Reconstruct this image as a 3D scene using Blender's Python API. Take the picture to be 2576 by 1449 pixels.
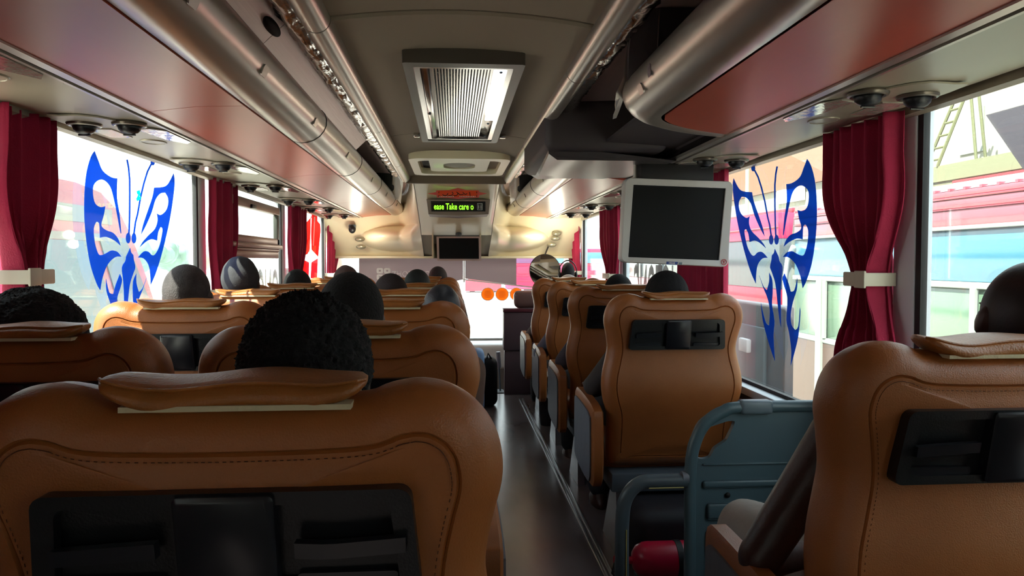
import bpy, bmesh, math, random
from mathutils import Vector, Matrix, noise
random.seed(7)
R = math.radians
for o in list(bpy.data.objects): bpy.data.objects.remove(o)
S = bpy.context.scene
COL = S.collection

# ------------------------------------------------------------------ camera
FOC = 1860.0; CX, CY = 1288.0, 724.5
YAW = math.atan((CX-1140)/FOC); PIT = math.atan((CY-657)/FOC*math.cos(YAW))
Fv = Vector((math.sin(YAW)*math.cos(PIT), math.cos(YAW)*math.cos(PIT), -math.sin(PIT)))
Rv = Vector((math.cos(YAW), -math.sin(YAW), 0)); Uv = Rv.cross(Fv)
EYE = Vector((0, 0, 1.27))
cd = bpy.data.cameras.new('camera'); cam = bpy.data.objects.new('camera', cd); COL.objects.link(cam)
cd.sensor_width = 36; cd.lens = FOC/2576*36; cd.clip_start = .05; cd.clip_end = 400
cam.matrix_world = Matrix(((Rv.x, Uv.x, -Fv.x, EYE.x), (Rv.y, Uv.y, -Fv.y, EYE.y), (Rv.z, Uv.z, -Fv.z, EYE.z), (0, 0, 0, 1)))
S.camera = cam
# ------------------------------------------------------------------ sky, sun, exposure
W = bpy.data.worlds.new('sky'); S.world = W; W.use_nodes = True
wn = W.node_tree; wn.nodes.clear()
wo = wn.nodes.new('ShaderNodeOutputWorld'); wb = wn.nodes.new('ShaderNodeBackground')
wt = wn.nodes.new('ShaderNodeTexCoord'); ws = wn.nodes.new('ShaderNodeSeparateXYZ'); wr = wn.nodes.new('ShaderNodeValToRGB')
wn.links.new(wt.outputs['Generated'], ws.inputs[0]); wn.links.new(ws.outputs['Z'], wr.inputs[0])
wr.color_ramp.elements[0].position = 0.0; wr.color_ramp.elements[0].color = (.93, 1.0, .97, 1)
wr.color_ramp.elements[1].position = .8; wr.color_ramp.elements[1].color = (.72, .86, 1.0, 1)
wn.links.new(wr.outputs[0], wb.inputs[0]); wb.inputs[1].default_value = 2.6
wn.links.new(wb.outputs[0], wo.inputs[0])
sd = bpy.data.lights.new('sun', 'SUN'); sun = bpy.data.objects.new('sun', sd); COL.objects.link(sun)
sd.energy = 18.0; sd.angle = R(.6); sd.color = (1, .95, .85)
sdir = Vector((.72, .50, -1.0)).normalized()          # light travels from the left, slightly from behind
sun.rotation_euler = sdir.to_track_quat('-Z', 'Y').to_euler()
S.view_settings.view_transform = 'Standard'; S.view_settings.look = 'None'
S.view_settings.gamma = 1; S.view_settings.use_curve_mapping = False
S.view_settings.exposure = 0.8

# ------------------------------------------------------------------ helpers
def ray(px, py): return Fv*FOC + Rv*(px-CX) - Uv*(py-CY)
def AX(px, py, X): r = ray(px, py); return EYE + r*((X-EYE.x)/r.x)
def AY(px, py, Y): r = ray(px, py); return EYE + r*((Y-EYE.y)/r.y)
def AZ(px, py, Z): r = ray(px, py); return EYE + r*((Z-EYE.z)/r.z)
def lin(h):
    h = h.lstrip('#'); c = [int(h[i:i+2], 16)/255 for i in (0, 2, 4)]
    return tuple(x/12.92 if x <= .04045 else ((x+.055)/1.055)**2.4 for x in c)+(1,)
MATS = {}
def mat(name, col, rough=.5, metal=0, bump=0, scale=60, var=0, emit=0, coat=0, stretch=None, spec=.5, vscale=None, distort=0):
    m = bpy.data.materials.new(name); m.use_nodes = True; nt = m.node_tree; b = nt.nodes['Principled BSDF']
    c = lin(col) if isinstance(col, str) else col
    b.inputs['Base Color'].default_value = c; b.inputs['Roughness'].default_value = rough
    b.inputs['Metallic'].default_value = metal; b.inputs['Coat Weight'].default_value = coat
    b.inputs['Specular IOR Level'].default_value = spec
    if emit: b.inputs['Emission Color'].default_value = c; b.inputs['Emission Strength'].default_value = emit
    if bump or var:
        tc = nt.nodes.new('ShaderNodeTexCoord'); mp = nt.nodes.new('ShaderNodeMapping')
        nt.links.new(tc.outputs['Object'], mp.inputs[0])
        if stretch: mp.inputs['Scale'].default_value = stretch
    if bump:
        n = nt.nodes.new('ShaderNodeTexNoise'); n.inputs['Scale'].default_value = scale; n.inputs['Detail'].default_value = 3
        n.inputs['Distortion'].default_value = distort
        bp = nt.nodes.new('ShaderNodeBump'); bp.inputs['Strength'].default_value = bump; bp.inputs['Distance'].default_value = .004
        nt.links.new(mp.outputs[0], n.inputs['Vector']); nt.links.new(n.outputs['Fac'], bp.inputs['Height'])
        nt.links.new(bp.outputs[0], b.inputs['Normal'])
    if var:
        n2 = nt.nodes.new('ShaderNodeTexNoise'); n2.inputs['Scale'].default_value = vscale or scale*.12; n2.inputs['Detail'].default_value = 4
        nt.links.new(mp.outputs[0], n2.inputs['Vector'])
        rp = nt.nodes.new('ShaderNodeValToRGB'); rp.color_ramp.elements[0].position = .3; rp.color_ramp.elements[1].position = .7
        rp.color_ramp.elements[0].color = tuple(x*(1-var) for x in c[:3])+(1,)
        rp.color_ramp.elements[1].color = tuple(min(1, x*(1+var)) for x in c[:3])+(1,)
        nt.links.new(n2.outputs['Fac'], rp.inputs[0]); nt.links.new(rp.outputs[0], b.inputs['Base Color'])
    MATS[name] = m; return m
def glassmat(name, tint=(1, 1, 1), refl=.08, dust=.05, dcol=(.8, .8, .8)):
    m = bpy.data.materials.new(name); m.use_nodes = True; nt = m.node_tree; nt.nodes.clear()
    out = nt.nodes.new('ShaderNodeOutputMaterial'); tr = nt.nodes.new('ShaderNodeBsdfTransparent'); tr.inputs[0].default_value = (*tint, 1)
    gl = nt.nodes.new('ShaderNodeBsdfGlossy'); gl.inputs['Roughness'].default_value = .02
    df = nt.nodes.new('ShaderNodeBsdfDiffuse'); df.inputs[0].default_value = (*dcol, 1)
    tl = nt.nodes.new('ShaderNodeBsdfTranslucent'); tl.inputs[0].default_value = (*dcol, 1)
    a = nt.nodes.new('ShaderNodeMixShader'); a.inputs[0].default_value = .5
    nt.links.new(df.outputs[0], a.inputs[1]); nt.links.new(tl.outputs[0], a.inputs[2])
    b = nt.nodes.new('ShaderNodeMixShader'); b.inputs[0].default_value = dust
    nt.links.new(tr.outputs[0], b.inputs[1]); nt.links.new(a.outputs[0], b.inputs[2])
    lw = nt.nodes.new('ShaderNodeLayerWeight'); lw.inputs[0].default_value = .25
    mu = nt.nodes.new('ShaderNodeMath'); mu.operation = 'MULTIPLY'; mu.inputs[1].default_value = refl*4
    nt.links.new(lw.outputs['Fresnel'], mu.inputs[0])
    c = nt.nodes.new('ShaderNodeMixShader'); nt.links.new(mu.outputs[0], c.inputs[0])
    nt.links.new(b.outputs[0], c.inputs[1]); nt.links.new(gl.outputs[0], c.inputs[2]); nt.links.new(c.outputs[0], out.inputs[0])
    return m

class MB:
    """collects shapes; build() links them as one mesh object"""
    def __init__(s): s.v = []; s.f = []
    def add(s, v, f):
        n = len(s.v); s.v += [tuple(p) for p in v]; s.f += [tuple(i+n for i in q) for q in f]; return s
    def box(s, x0, x1, y0, y1, z0, z1, bev=0, seg=2):
        if bev <= 0:
            v = [(x, y, z) for x in (x0, x1) for y in (y0, y1) for z in (z0, z1)]
            return s.add(v, [(0, 1, 3, 2), (4, 6, 7, 5), (0, 4, 5, 1), (2, 3, 7, 6), (0, 2, 6, 4), (1, 5, 7, 3)])
        bm = bmesh.new(); bmesh.ops.create_cube(bm, size=1)
        for q in bm.verts: q.co = Vector(((x0+x1)/2+q.co.x*(x1-x0), (y0+y1)/2+q.co.y*(y1-y0), (z0+z1)/2+q.co.z*(z1-z0)))
        bmesh.ops.bevel(bm, geom=bm.edges[:], offset=bev, segments=seg, affect='EDGES', profile=.5)
        bm.verts.index_update(); s.add([q.co[:] for q in bm.verts], [[q.index for q in f.verts] for f in bm.faces]); bm.free(); return s
    def tube(s, pts, r, n=10, cap=True, closed=False):
        pts = [Vector(p) for p in pts]; m = len(pts); rs = r if isinstance(r, (list, tuple)) else [r]*m
        V = []; up = None
        for i, p in enumerate(pts):
            if closed: t = (pts[(i+1) % m]-pts[i-1]).normalized()
            else: t = (pts[min(i+1, m-1)]-pts[max(i-1, 0)]).normalized()
            if up is None: up = Vector((0, 0, 1)) if abs(t.z) < .9 else Vector((1, 0, 0))
            a = t.cross(up).normalized(); b = a.cross(t).normalized(); up = b
            for k in range(n):
                th = 2*math.pi*k/n; V.append(p+a*(math.cos(th)*rs[i])+b*(math.sin(th)*rs[i]))
        F = []
        for i in range(m if closed else m-1):
            j = (i+1) % m
            for k in range(n): F.append((i*n+k, i*n+(k+1) % n, j*n+(k+1) % n, j*n+k))
        if cap and not closed: F += [tuple(range(n))[::-1], tuple((m-1)*n+k for k in range(n))]
        return s.add(V, F)
    def ell(s, c, r, nu=20, nv=12, M=None):
        c = Vector(c); V = [c+Vector((0, 0, r[2]))]
        for j in range(1, nv):
            ph = math.pi*j/nv
            for i in range(nu):
                th = 2*math.pi*i/nu; V.append(c+Vector((r[0]*math.sin(ph)*math.cos(th), r[1]*math.sin(ph)*math.sin(th), r[2]*math.cos(ph))))
        V.append(c-Vector((0, 0, r[2])))
        if M: V = [c+M@(p-c) for p in V]
        F = [(0, 1+i, 1+(i+1) % nu) for i in range(nu)]
        for j in range(nv-2):
            for i in range(nu): F.append((1+j*nu+i, 1+(j+1)*nu+i, 1+(j+1)*nu+(i+1) % nu, 1+j*nu+(i+1) % nu))
        l = len(V)-1; b = 1+(nv-2)*nu
        F += [(l, b+(i+1) % nu, b+i) for i in range(nu)]
        return s.add(V, F)
    def grid(s, rows):
        n = len(rows[0]); V = [p for r in rows for p in r]
        return s.add(V, [(i*n+j, i*n+j+1, (i+1)*n+j+1, (i+1)*n+j) for i in range(len(rows)-1) for j in range(n-1)])
    def prism(s, poly, off):
        """closed polygon (3-D points) extruded by vector off"""
        poly = [Vector(p) for p in poly]; off = Vector(off); n = len(poly)
        V = poly+[p+off for p in poly]
        return s.add(V, [tuple(range(n)), tuple(range(2*n-1, n-1, -1))]+[(i, i+n, (i+1) % n+n, (i+1) % n) for i in range(n)])
    def sweepY(s, prof, y0, y1, closed=False):
        """profile of (x,z) swept along Y"""
        n = len(prof); V = [(x, y0, z) for x, z in prof]+[(x, y1, z) for x, z in prof]
        F = [(i, (i+1) % n, (i+1) % n+n, i+n) for i in range(n if closed else n-1)]
        if closed: F += [tuple(range(n))[::-1], tuple(range(n, 2*n))]
        return s.add(V, F)
    def build(s, name, m, parent=None, smooth=35, world=True, **kw):
        me = bpy.data.meshes.new(name); V = s.v
        if parent is not None and world:
            L = Vector((0, 0, 0)); q = parent
            while q is not None: L += q.location; q = q.parent
            V = [(x-L.x, y-L.y, z-L.z) for x, y, z in V]
        me.from_pydata(V, [], s.f)
        bm = bmesh.new(); bm.from_mesh(me); bmesh.ops.remove_doubles(bm, verts=bm.verts[:], dist=1e-5)
        bmesh.ops.recalc_face_normals(bm, faces=bm.faces[:]); bm.to_mesh(me); bm.free()
        me.materials.append(m)
        if smooth: me.shade_smooth(); me.set_sharp_from_angle(angle=R(smooth))
        o = bpy.data.objects.new(name, me); COL.objects.link(o)
        if parent is not None: o.parent = parent
        for k, v in kw.items(): o[k] = v
        return o
def thing(name, label, cat, loc=(0, 0, 0), group=None):
    o = bpy.data.objects.new(name, None); COL.objects.link(o); o.location = loc; o.empty_display_size = .1
    o['label'] = label; o['category'] = cat
    if group: o['group'] = group
    return o
def one(o, label, cat, group=None):
    o['label'] = label; o['category'] = cat
    if group: o['group'] = group
    return o
def copy_tree(o, parent=None):
    c = o.copy(); COL.objects.link(c)
    if parent is not None: c.parent = parent
    for ch in list(o.children): copy_tree(ch, c)
    return c
def catmull(P, n=4, closed=False):
    out = []; m = len(P)
    for i in range(m if closed else m-1):
        g = lambda k: Vector(P[k % m]) if closed else Vector(P[max(0, min(m-1, k))])
        a, b, c, d = g(i-1), g(i), g(i+1), g(i+2)
        for k in range(n):
            t = k/n; out.append(.5*((2*b)+(c-a)*t+(2*a-5*b+4*c-d)*t*t+(3*b-a-3*c+d)*t*t*t))
    if not closed: out.append(Vector(P[-1]))
    return out
def rrect(w, h, r, n=5):
    pts = []
    for cx, cy, a0 in ((w/2-r, h/2-r, 0), (-w/2+r, h/2-r, 90), (-w/2+r, -h/2+r, 180), (w/2-r, -h/2+r, 270)):
        for k in range(n+1): a = R(a0+90*k/n); pts.append((cx+r*math.cos(a), cy+r*math.sin(a)))
    return pts
def frame(mb, outer, inner, f, d0, d1):
    """ring between two equal-length 2-D outlines, f maps (a,b,depth) to 3-D"""
    n = len(outer); V = [f(a, b, d) for d in (d0, d1) for ring in (outer, inner) for a, b in ring]
    F = []
    for i in range(n):
        j = (i+1) % n; F += [(i, j, n+j, n+i), (2*n+i, 3*n+i, 3*n+j, 2*n+j), (i, 2*n+i, 2*n+j, j), (n+i, n+j, 3*n+j, 3*n+i)]
    return mb.add(V, F)
def textmesh(txt, size, f, m, parent, name='lettering', ext=.001, shear=0, sx=1, sy=1, sp=1, bold=0, align='CENTER'):
    c = bpy.data.curves.new('t', 'FONT'); c.body = txt; c.size = size; c.align_x = align; c.align_y = 'CENTER'; c.extrude = 0; c.offset = bold
    c.space_character = sp; c.shear = shear; c.resolution_u = 3
    t = bpy.data.objects.new('t', c); COL.objects.link(t); dg = bpy.context.evaluated_depsgraph_get(); me = t.evaluated_get(dg).to_mesh()
    V = [(v.co.x*sx, v.co.y*sy) for v in me.vertices]; Fc = [tuple(p.vertices) for p in me.polygons]
    t.evaluated_get(dg).to_mesh_clear(); bpy.data.objects.remove(t)
    mb = MB(); mb.add([f(a, b, ext) for a, b in V], Fc)
    return mb.build(name, m, parent, smooth=0)

# ------------------------------------------------------------------ materials
leather = mat('leather', '#9a5a2b', .42, bump=.22, scale=420, var=.13, vscale=5)
leather_pad = mat('leather_pad', '#9c5f2a', .4, bump=.3, scale=260, var=.18, vscale=14)
stitchm = mat('stitch_thread', '#5e3218', .8)
lining = mat('pale_lining', '#c9bb98', .8, bump=.3, scale=120)
blackpl = mat('black_plastic', '#0d0e12', .38, bump=.1, scale=300)
blockpl = mat('charcoal_plastic', '#17171d', .3)
greyfab = mat('grey_vinyl', '#6a6e78', .45, bump=.5, scale=14, var=.12)
greymet = mat('grey_painted_metal', '#5d6872', .4, metal=.3)
chrome = mat('chrome', '#d9d6d2', .18, metal=1)
silver = mat('silver_paint', '#c4bcb2', .3, metal=.75, bump=.03, scale=30)
redpanel = mat('red_lacquer', '#c25a46', .3, var=.06, bump=.04, scale=9, stretch=(6, 1, 1))
psupanel = mat('beige_grey_panel', '#a89f8c', .36, metal=.25, var=.05, scale=20)
ceilm = mat('ceiling_lining', '#a19583', .85, bump=.1, scale=300)
creamm = mat('cream_moulding', '#eee3c0', .38, coat=.15)
darkgap = mat('dark_gap', '#1a1716', .8)
bingrey = mat('dark_bin_lining', '#3a3234', .6)
binin = mat('bin_inner_panel', '#d8c0ba', .35, metal=.35, bump=.12, scale=4, stretch=(60, 1, 1))
foilm = mat('crinkled_foil', '#c8c4c0', .16, metal=1, bump=1.0, scale=26, stretch=(1, .5, 1), distort=.4)
floorm = mat('floor_vinyl', '#6c6263', .24, bump=.04, scale=18, var=.22, vscale=3.5, stretch=(1, .35, 1))
alu = mat('brushed_aluminium', '#c5c5c8', .3, metal=.9)
wallm = mat('wall_panel', '#8f8780', .6, bump=.1, scale=90)
pillarm = mat('pillar_white', '#e6ecf4', .5)
rubber = mat('black_rubber', '#0e0f11', .6)
curtm = mat('maroon_velvet', '#a5153f', .8, bump=.35, scale=200, var=.15, vscale=6)
tiem = mat('cream_tieback', '#d8d0ba', .4)
sillm = mat('pale_sill', '#aab2ba', .4)
monm = mat('white_monitor_plastic', '#c9c5bf', .35)
screenm = mat('dark_screen', '#08090a', .5, spec=.2)
bluepl = mat('blue_badge', '#23418f', .4)
whitep = mat('white_print', '#e8e8e6', .6)
redp = mat('red_print', '#c0242b', .5)
skin_a = mat('skin_dark', '#4a2d22', .5, bump=.1, scale=200)
skin_b = mat('skin_deep', '#3a231c', .5, bump=.1, scale=200)
hairm = mat('black_hair', '#0e0c0e', .9, bump=1, scale=160)
hairg = mat('greying_hair', '#3c3838', .9, bump=.8, scale=220, var=.3)
capm = mat('charcoal_cloth', '#2a2a2e', .85, bump=.3, scale=150)
panelblue = mat('grey_blue_plastic', '#4f646c', .35, bump=.06, scale=60)
extm = mat('red_cylinder', '#b00f34', .3, var=.1, scale=60)
consm = mat('mauve_cabinet', '#5b4b52', .45, bump=.1, scale=40)
cushm = mat('brown_vinyl', '#6e5450', .25, bump=.5, scale=9)
eyem = mat('eye_white', '#d8d4cc', .2)
glass = glassmat('window_glass', (.93, .97, .95), .07, .03)
wsglass = glassmat('windscreen_glass', (.95, .98, .98), .05, .04)
tealglass = mat('teal_glass', '#336c82', .12, spec=.8, var=.06, scale=6)
greenglass = mat('green_glass', '#5c7460', .12, spec=.8, var=.12, scale=8)
greyglass = mat('grey_glass', '#3c454b', .12, spec=.8, var=.1, scale=6)
busred = mat('bus_red', '#8a162e', .3, coat=.5)
buspink = mat('bus_pink', '#98404e', .35, coat=.4, var=.15, scale=12)
busmag = mat('bus_magenta', '#9c1446', .35, coat=.4)
buswhite = mat('bus_pale', '#8d948e', .4)
buslow = mat('bus_lower', '#4e3a32', .4)
concrete = mat('sunlit_concrete', '#b9b3a6', .9, var=.1, scale=4)
plaster = mat('cream_plaster', '#908e82', .9, var=.06, scale=3)
greenhedge = mat('hedge', '#7a9a86', .9, bump=1, scale=3, var=.3)
orangep = glassmat('orange_sticker', (.8, .25, .02), .02, .8, (.95, .42, .05))
bluefilm = glassmat('blue_film', (.045, .19, .62), .05, .35, (.06, .24, .72))
redfilm = glassmat('red_film', (.9, .04, .04), .05, .55, (.95, .05, .05))
greyfilm = glassmat('grey_film', (.10, .09, .09), .05, .6, (.16, .15, .15))
whitefilm = glassmat('white_film', (.95, .95, .93), .05, .985, (.95, .95, .92))
ledm = mat('led_green', '#86ff2a', .5, emit=1.3)
blindm = glassmat('roller_blind', (.05, .04, .042), .0, .92, (.50, .43, .44))
mirrorm = mat('mirror_glass', '#f0f0f0', .02, metal=1)
glarem = mat('grille_glare', '#ffffff', .4, emit=3.0)  # white glow standing in for a reflection on the grille
orsign = mat('orange_sign', '#f0501e', .5)
pinksign = mat('pink_red_sign', '#e0605a', .5)

# ------------------------------------------------------------------ setting: floor, walls, ceiling
XL, XR, XC = -1.29, 1.33, .02
ZW = 1.72; SILL = .70; YB, YF = -1.2, 8.9
def struct(mb, name, m, smooth=35, parent=None):
    o = mb.build(name, m, parent, smooth)
    if parent is None: o['kind'] = 'structure'
    return o
struct(MB().box(XL, XR, YB, 7.05, -.12, 0), 'floor', floorm)
struct(MB().box(XL, XR, 7.05, YF, -.55, -.45), 'floor_front', floorm)
struct(MB().box(XL, XR, 7.03, 7.05, -.5, -.0), 'trim_1', alu)
t = MB()
t.box(.602, .618, YB, 6.75, 0, .007, .002); t.box(.628, .644, YB, 6.75, 0, .007, .002)
struct(t, 'trim_2', alu)
for nm, X, sg in (('left', XL, -1), ('right', XR, 1)):
    a, b = sorted((X, X+sg*.06))
    w = struct(MB().box(a, b, YB, YF, -.5, SILL-.02), 'wall_'+nm, wallm)
    a, b = sorted((X-sg*.05, X+sg*.06))
    struct(MB().box(a, b, YB, 8.6, SILL-.02, SILL+.015, .006), 'trim_sill_'+nm, sillm)
    a, b = sorted((X+sg*.0, X+sg*.06))
    struct(MB().box(a, b, YB, 8.9, ZW, 2.02), 'wall_upper_'+nm, wallm)
struct(MB().box(XL-.06, XR+.06, YB-.06, YB, -.2, 2.1), 'wall_back', wallm)
# roof skin
struct(MB().box(XL-.06, XR+.06, YB, 9.0, 2.02, 2.08), 'roof_outer', wallm)
# central ceiling with gentle crown, in four panels parted by seams
def ceil_z(x): return 1.915-.03*((x-XC)/.36)**2
ceiling = struct(MB().box(-.40, .44, YB, 5.5, 1.96, 1.99), 'ceiling', ceilm)
cuts = [YB, .4, 1.93, 3.73, 5.46]
for i in range(4):
    y0, y1 = cuts[i]+.005, cuts[i+1]-.005
    rows = [[(x, y, ceil_z(x)) for x in [XC-.36+.72*k/12 for k in range(13)]] for y in (y0, y1)]
    top = [[(p[0], p[1], p[2]+.02) for p in r] for r in rows]
    mb = MB().grid(rows).grid(top); mb.grid([rows[0], top[0]]); mb.grid([rows[1], top[1]])
    o = mb.build('panel', ceilm, ceiling)
for y in cuts[1:4]: MB().box(XC-.36, XC+.36, y-.012, y+.012, 1.925, 1.935).build('seam_gap', darkgap, ceiling)
for y in cuts[1:3]:
    rows = [[(x, y+dy, ceil_z(x)-dz) for x in [XC-.34+.68*k/12 for k in range(13)]] for dy, dz in ((.006, 0), (.012, .007), (.022, .007), (.028, 0))]
    MB().grid(rows).build('seam_trim', ceilm, ceiling)

# roof hatch grille -------------------------------------------------
g = thing('ceiling_air_grille', 'long metal air return grille with perforated slats set in the ceiling', 'air grille', (.035, 3.0, 1.9))
cx, cy, w, l = .035, 3.02, .375, 1.5; zf = 1.875
fz = lambda a, b, d: (cx+a, cy+b, zf+d)
mb = MB(); frame(mb, rrect(w, l, .01, 2), rrect(w-.06, l-.10, .008, 2), fz, -.006, .04); mb.build('outer_frame', mat('grille_bezel', '#5f5a52', .4, metal=.4), g)
mb = MB(); frame(mb, rrect(w-.06, l-.10, .008, 2), rrect(w-.10, l-.16, .006, 2), fz, -.002, .03); mb.build('inner_frame', chrome, g)
MB().box(cx-.14, cx+.14, cy-.68, cy+.68, zf+.03, zf+.036).build('backing_plate', mat('grille_plate', '#8d867c', .22, metal=.85), g)
slat = None
for k in range(20):
    x = cx-.098+k*.0099
    o = MB().box(x-.0026, x+.0026, cy-.66, cy+.66, zf+.006, zf+.016).build('slat', chrome if k % 1 == 0 else chrome, g)
mb = MB()
for k in range(20):
    x = cx-.093+k*.0099
    for j in range(64): y = cy-.65+j*.0205; mb.box(x-.002, x+.002, y-.006, y+.006, zf+.027, zf+.0285)
mb.build('perforation', darkgap, g, 0, kind='stuff')
MB().box(cx+.105, cx+.137, cy-.64, cy+.25, zf+.012, zf+.02, .003).build('glare_strip', glarem, g)  # glowing strip added for the bright reflection on the grille's right side
MB().box(cx-.137, cx-.112, cy-.66, cy+.66, zf+.01, zf+.02, .003).build('side_plate', chrome, g)
for (a, b) in ((.122, -.6), (.122, .3), (-.13, .1), (.122, .62)):
    MB().ell((cx+a, cy+b, zf+.008), (.006, .009, .004), 10, 6).build('screw', greymet, g)
for s in (-1, 1):
    MB().box(cx+s*.21-.015 if s < 0 else cx+.195, cx-.195 if s < 0 else cx+s*.21+.015, cy+.62, cy+.66, zf+.0, zf+.02, .004).build('clip', chrome, g)
# front round vent
g = thing('ceiling_speaker_vent', 'cream ceiling recess with oval speaker plate in front of the long grille', 'vent', (.04, 4.85, 1.9))
cx, cy = .04, 4.75; fz = lambda a, b, d: (cx+a, cy+b, 1.876+d)
mb = MB(); frame(mb, rrect(.60, .86, .08), rrect(.50, .66, .06), fz, -.012, .035); mb.build('surround', creamm, g)
mb = MB(); frame(mb, rrect(.50, .66, .06), rrect(.36, .56, .05), fz, .028, .034); mb.build('dark_slot', darkgap, g)
mb = MB(); frame(mb, rrect(.37, .58, .05), rrect(.20, .30, .09), fz, .0, .03); mb.build('inner_plate', creamm, g)
MB().ell((cx, cy, 1.888), (.10, .15, .012)).build('speaker_mesh', mat('speaker_mesh', '#7d7763', .5, metal=.5, bump=.8, scale=500), g)

# tubes at both sides of the ceiling
for nm, x in (('left', -.345), ('right', .405)):
    rail = thing('ceiling_light_tube', 'long silver tube along the %s edge of the ceiling' % nm, 'tube', (x, 2, 1.885))
    ys = [YB, .1, 1.02, 1.93, 3.4, 4.6, 5.5] if nm == 'left' else [YB, .2, 1.15, 2.4, 3.9, 5.5]
    for a, b in zip(ys[:-1], ys[1:]):
        MB().tube([(x, a+.003, 1.885), (x, b-.003, 1.885)], .037, 24).build('tube_section', silver, rail)
    MB().tube([(x, YB, 1.885), (x, 5.49, 1.885)], .035, 16).build('core', darkgap, rail)

# ------------------------------------------------------------------ overhead bins
def side(s):  # maps distance-from-centre u to X
    return lambda u: XC+s*u+(.0 if s < 0 else .012)
nose = [(.625, 1.728), (.60, 1.722), (.575, 1.724), (.55, 1.733), (.528, 1.748), (.512, 1.768), (.503, 1.79), (.502, 1.812), (.508, 1.832), (.52, 1.846), (.535, 1.852)]
def bin_shell(s, y0, y1, label, round_near=False):
    X = side(s); root = thing('overhead_bin', label, 'luggage rack', (X(.8), (y0+y1)/2, 1.75))
    # bottom red panel
    if round_near:
        MBp = MB(); rows = []
        for k in range(17):
            t = k/16; u = .632+.275*t
            ys = y1-.33+.20*math.sqrt(max(0, 1-((.93-u)/.298)**2))
            rows.append([(X(u), y0, 1.727-.022*t), (X(u), ys, 1.727-.022*t)])
        MBp.grid(rows)
        MBp.grid([[(a[0], a[1], a[2]+.012) for a in r] for r in rows])
        MBp.build('bottom_panel', redpanel, root)
    else:
        n = max(1, round((y1-y0)/1.9)); L = (y1-y0)/n
        for i in range(n):
            q = MB(); a, b = y0+i*L+.002, y0+(i+1)*L-.002
            q.sweepY([(X(.632), 1.727), (X(.77), 1.722), (X(.907), 1.705), (X(.907), 1.717), (X(.77), 1.734), (X(.632), 1.739)], a, b, True)
            q.build('bottom_panel', redpanel, root)
    # nose extrusion, rounded end near the camera if asked
    prof = nose
    if round_near:
        rows = []
        for k in range(19):
            a = R(90*k/18)
            rows.append([(X(.93-(.93-u)*math.sin(a)), y1-.33+(.33-(u-.503))*math.cos(a), z-.020*(1-math.sin(a))) for u, z in prof])
        rows.append([(X(u), y0, z) for u, z in prof])
        q = MB().grid(rows); q.build('nose_rail', silver, root)
        rows2 = [[(X(u+off0), yy, zz) for (u, zz) in ((.535, 1.852), (.60, 1.845))] for off0, yy in [(0, y0), (0, y1-.33)]]
        MB().grid(rows2).build('rack_lip', silver, root)
    else:
        q = MB(); full = prof+[(.60, 1.845), (.64, 1.74)]
        q.sweepY([(X(u), z) for u, z in full], y0, y1, True); q.build('nose_rail', silver, root)
    return root, X
# left rack: one long run
rootL, X = bin_shell(-1, YB, 7.42, 'long red-bottomed overhead luggage rack along the left windows')
rootR, XX = bin_shell(1, YB, 2.62, 'near right overhead luggage rack with red underside and rounded silver end', True)
rootF, XX = bin_shell(1, 3.95, 7.42, 'far right overhead luggage rack beyond the dark locker')
def bin_inner(root, s, y0, y1):
    X = side(s)
    MB().sweepY([(X(.60), 1.76), (X(1.20), 1.73), (X(1.26), 1.80), (X(1.26), 1.99), (X(1.25), 1.99), (X(1.25), 1.80), (X(1.19), 1.742), (X(.60), 1.772)], y0, y1, True).build('rack_floor', bingrey, root)
    pr = [(X(.395), 1.915), (X(.50), 1.925), (X(.80), 1.94), (X(1.25), 1.93)]
    MB().sweepY(pr+[(a, b+.012) for a, b in pr[::-1]], y0, y1, True).build('rack_ceiling', binin, root)
bin_inner(rootL, -1, YB, 7.42); bin_inner(rootR, 1, YB, 2.45); bin_inner(rootF, 1, 2.45, 7.42)
# foil insulation beside the tubes
for s, nm, y0, y1, lab in ((-1, 'left', YB, 5.4, 'crinkled silver foil duct beside the left ceiling tube'), (1, 'right', .0, 5.4, 'crinkled silver foil duct beside the right ceiling tube')):
    X = side(s); rows = []; N = 260
    for i in range(N+1):
        y = y0+(y1-y0)*i/N; row = []
        for k in range(9):
            a = R(200*k/8-10); r = .036+.009*noise.noise(Vector((k*.9, y*9, s*3)))+.006*noise.noise(Vector((k*2.3, y*31, s)))
            row.append((X(.43-r*math.cos(a)*1.0), y, 1.905-r*math.sin(a)*.8))
        rows.append(row)
    one(MB().grid(rows).build('foil_duct', foilm, None, 60), lab, 'duct')
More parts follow.
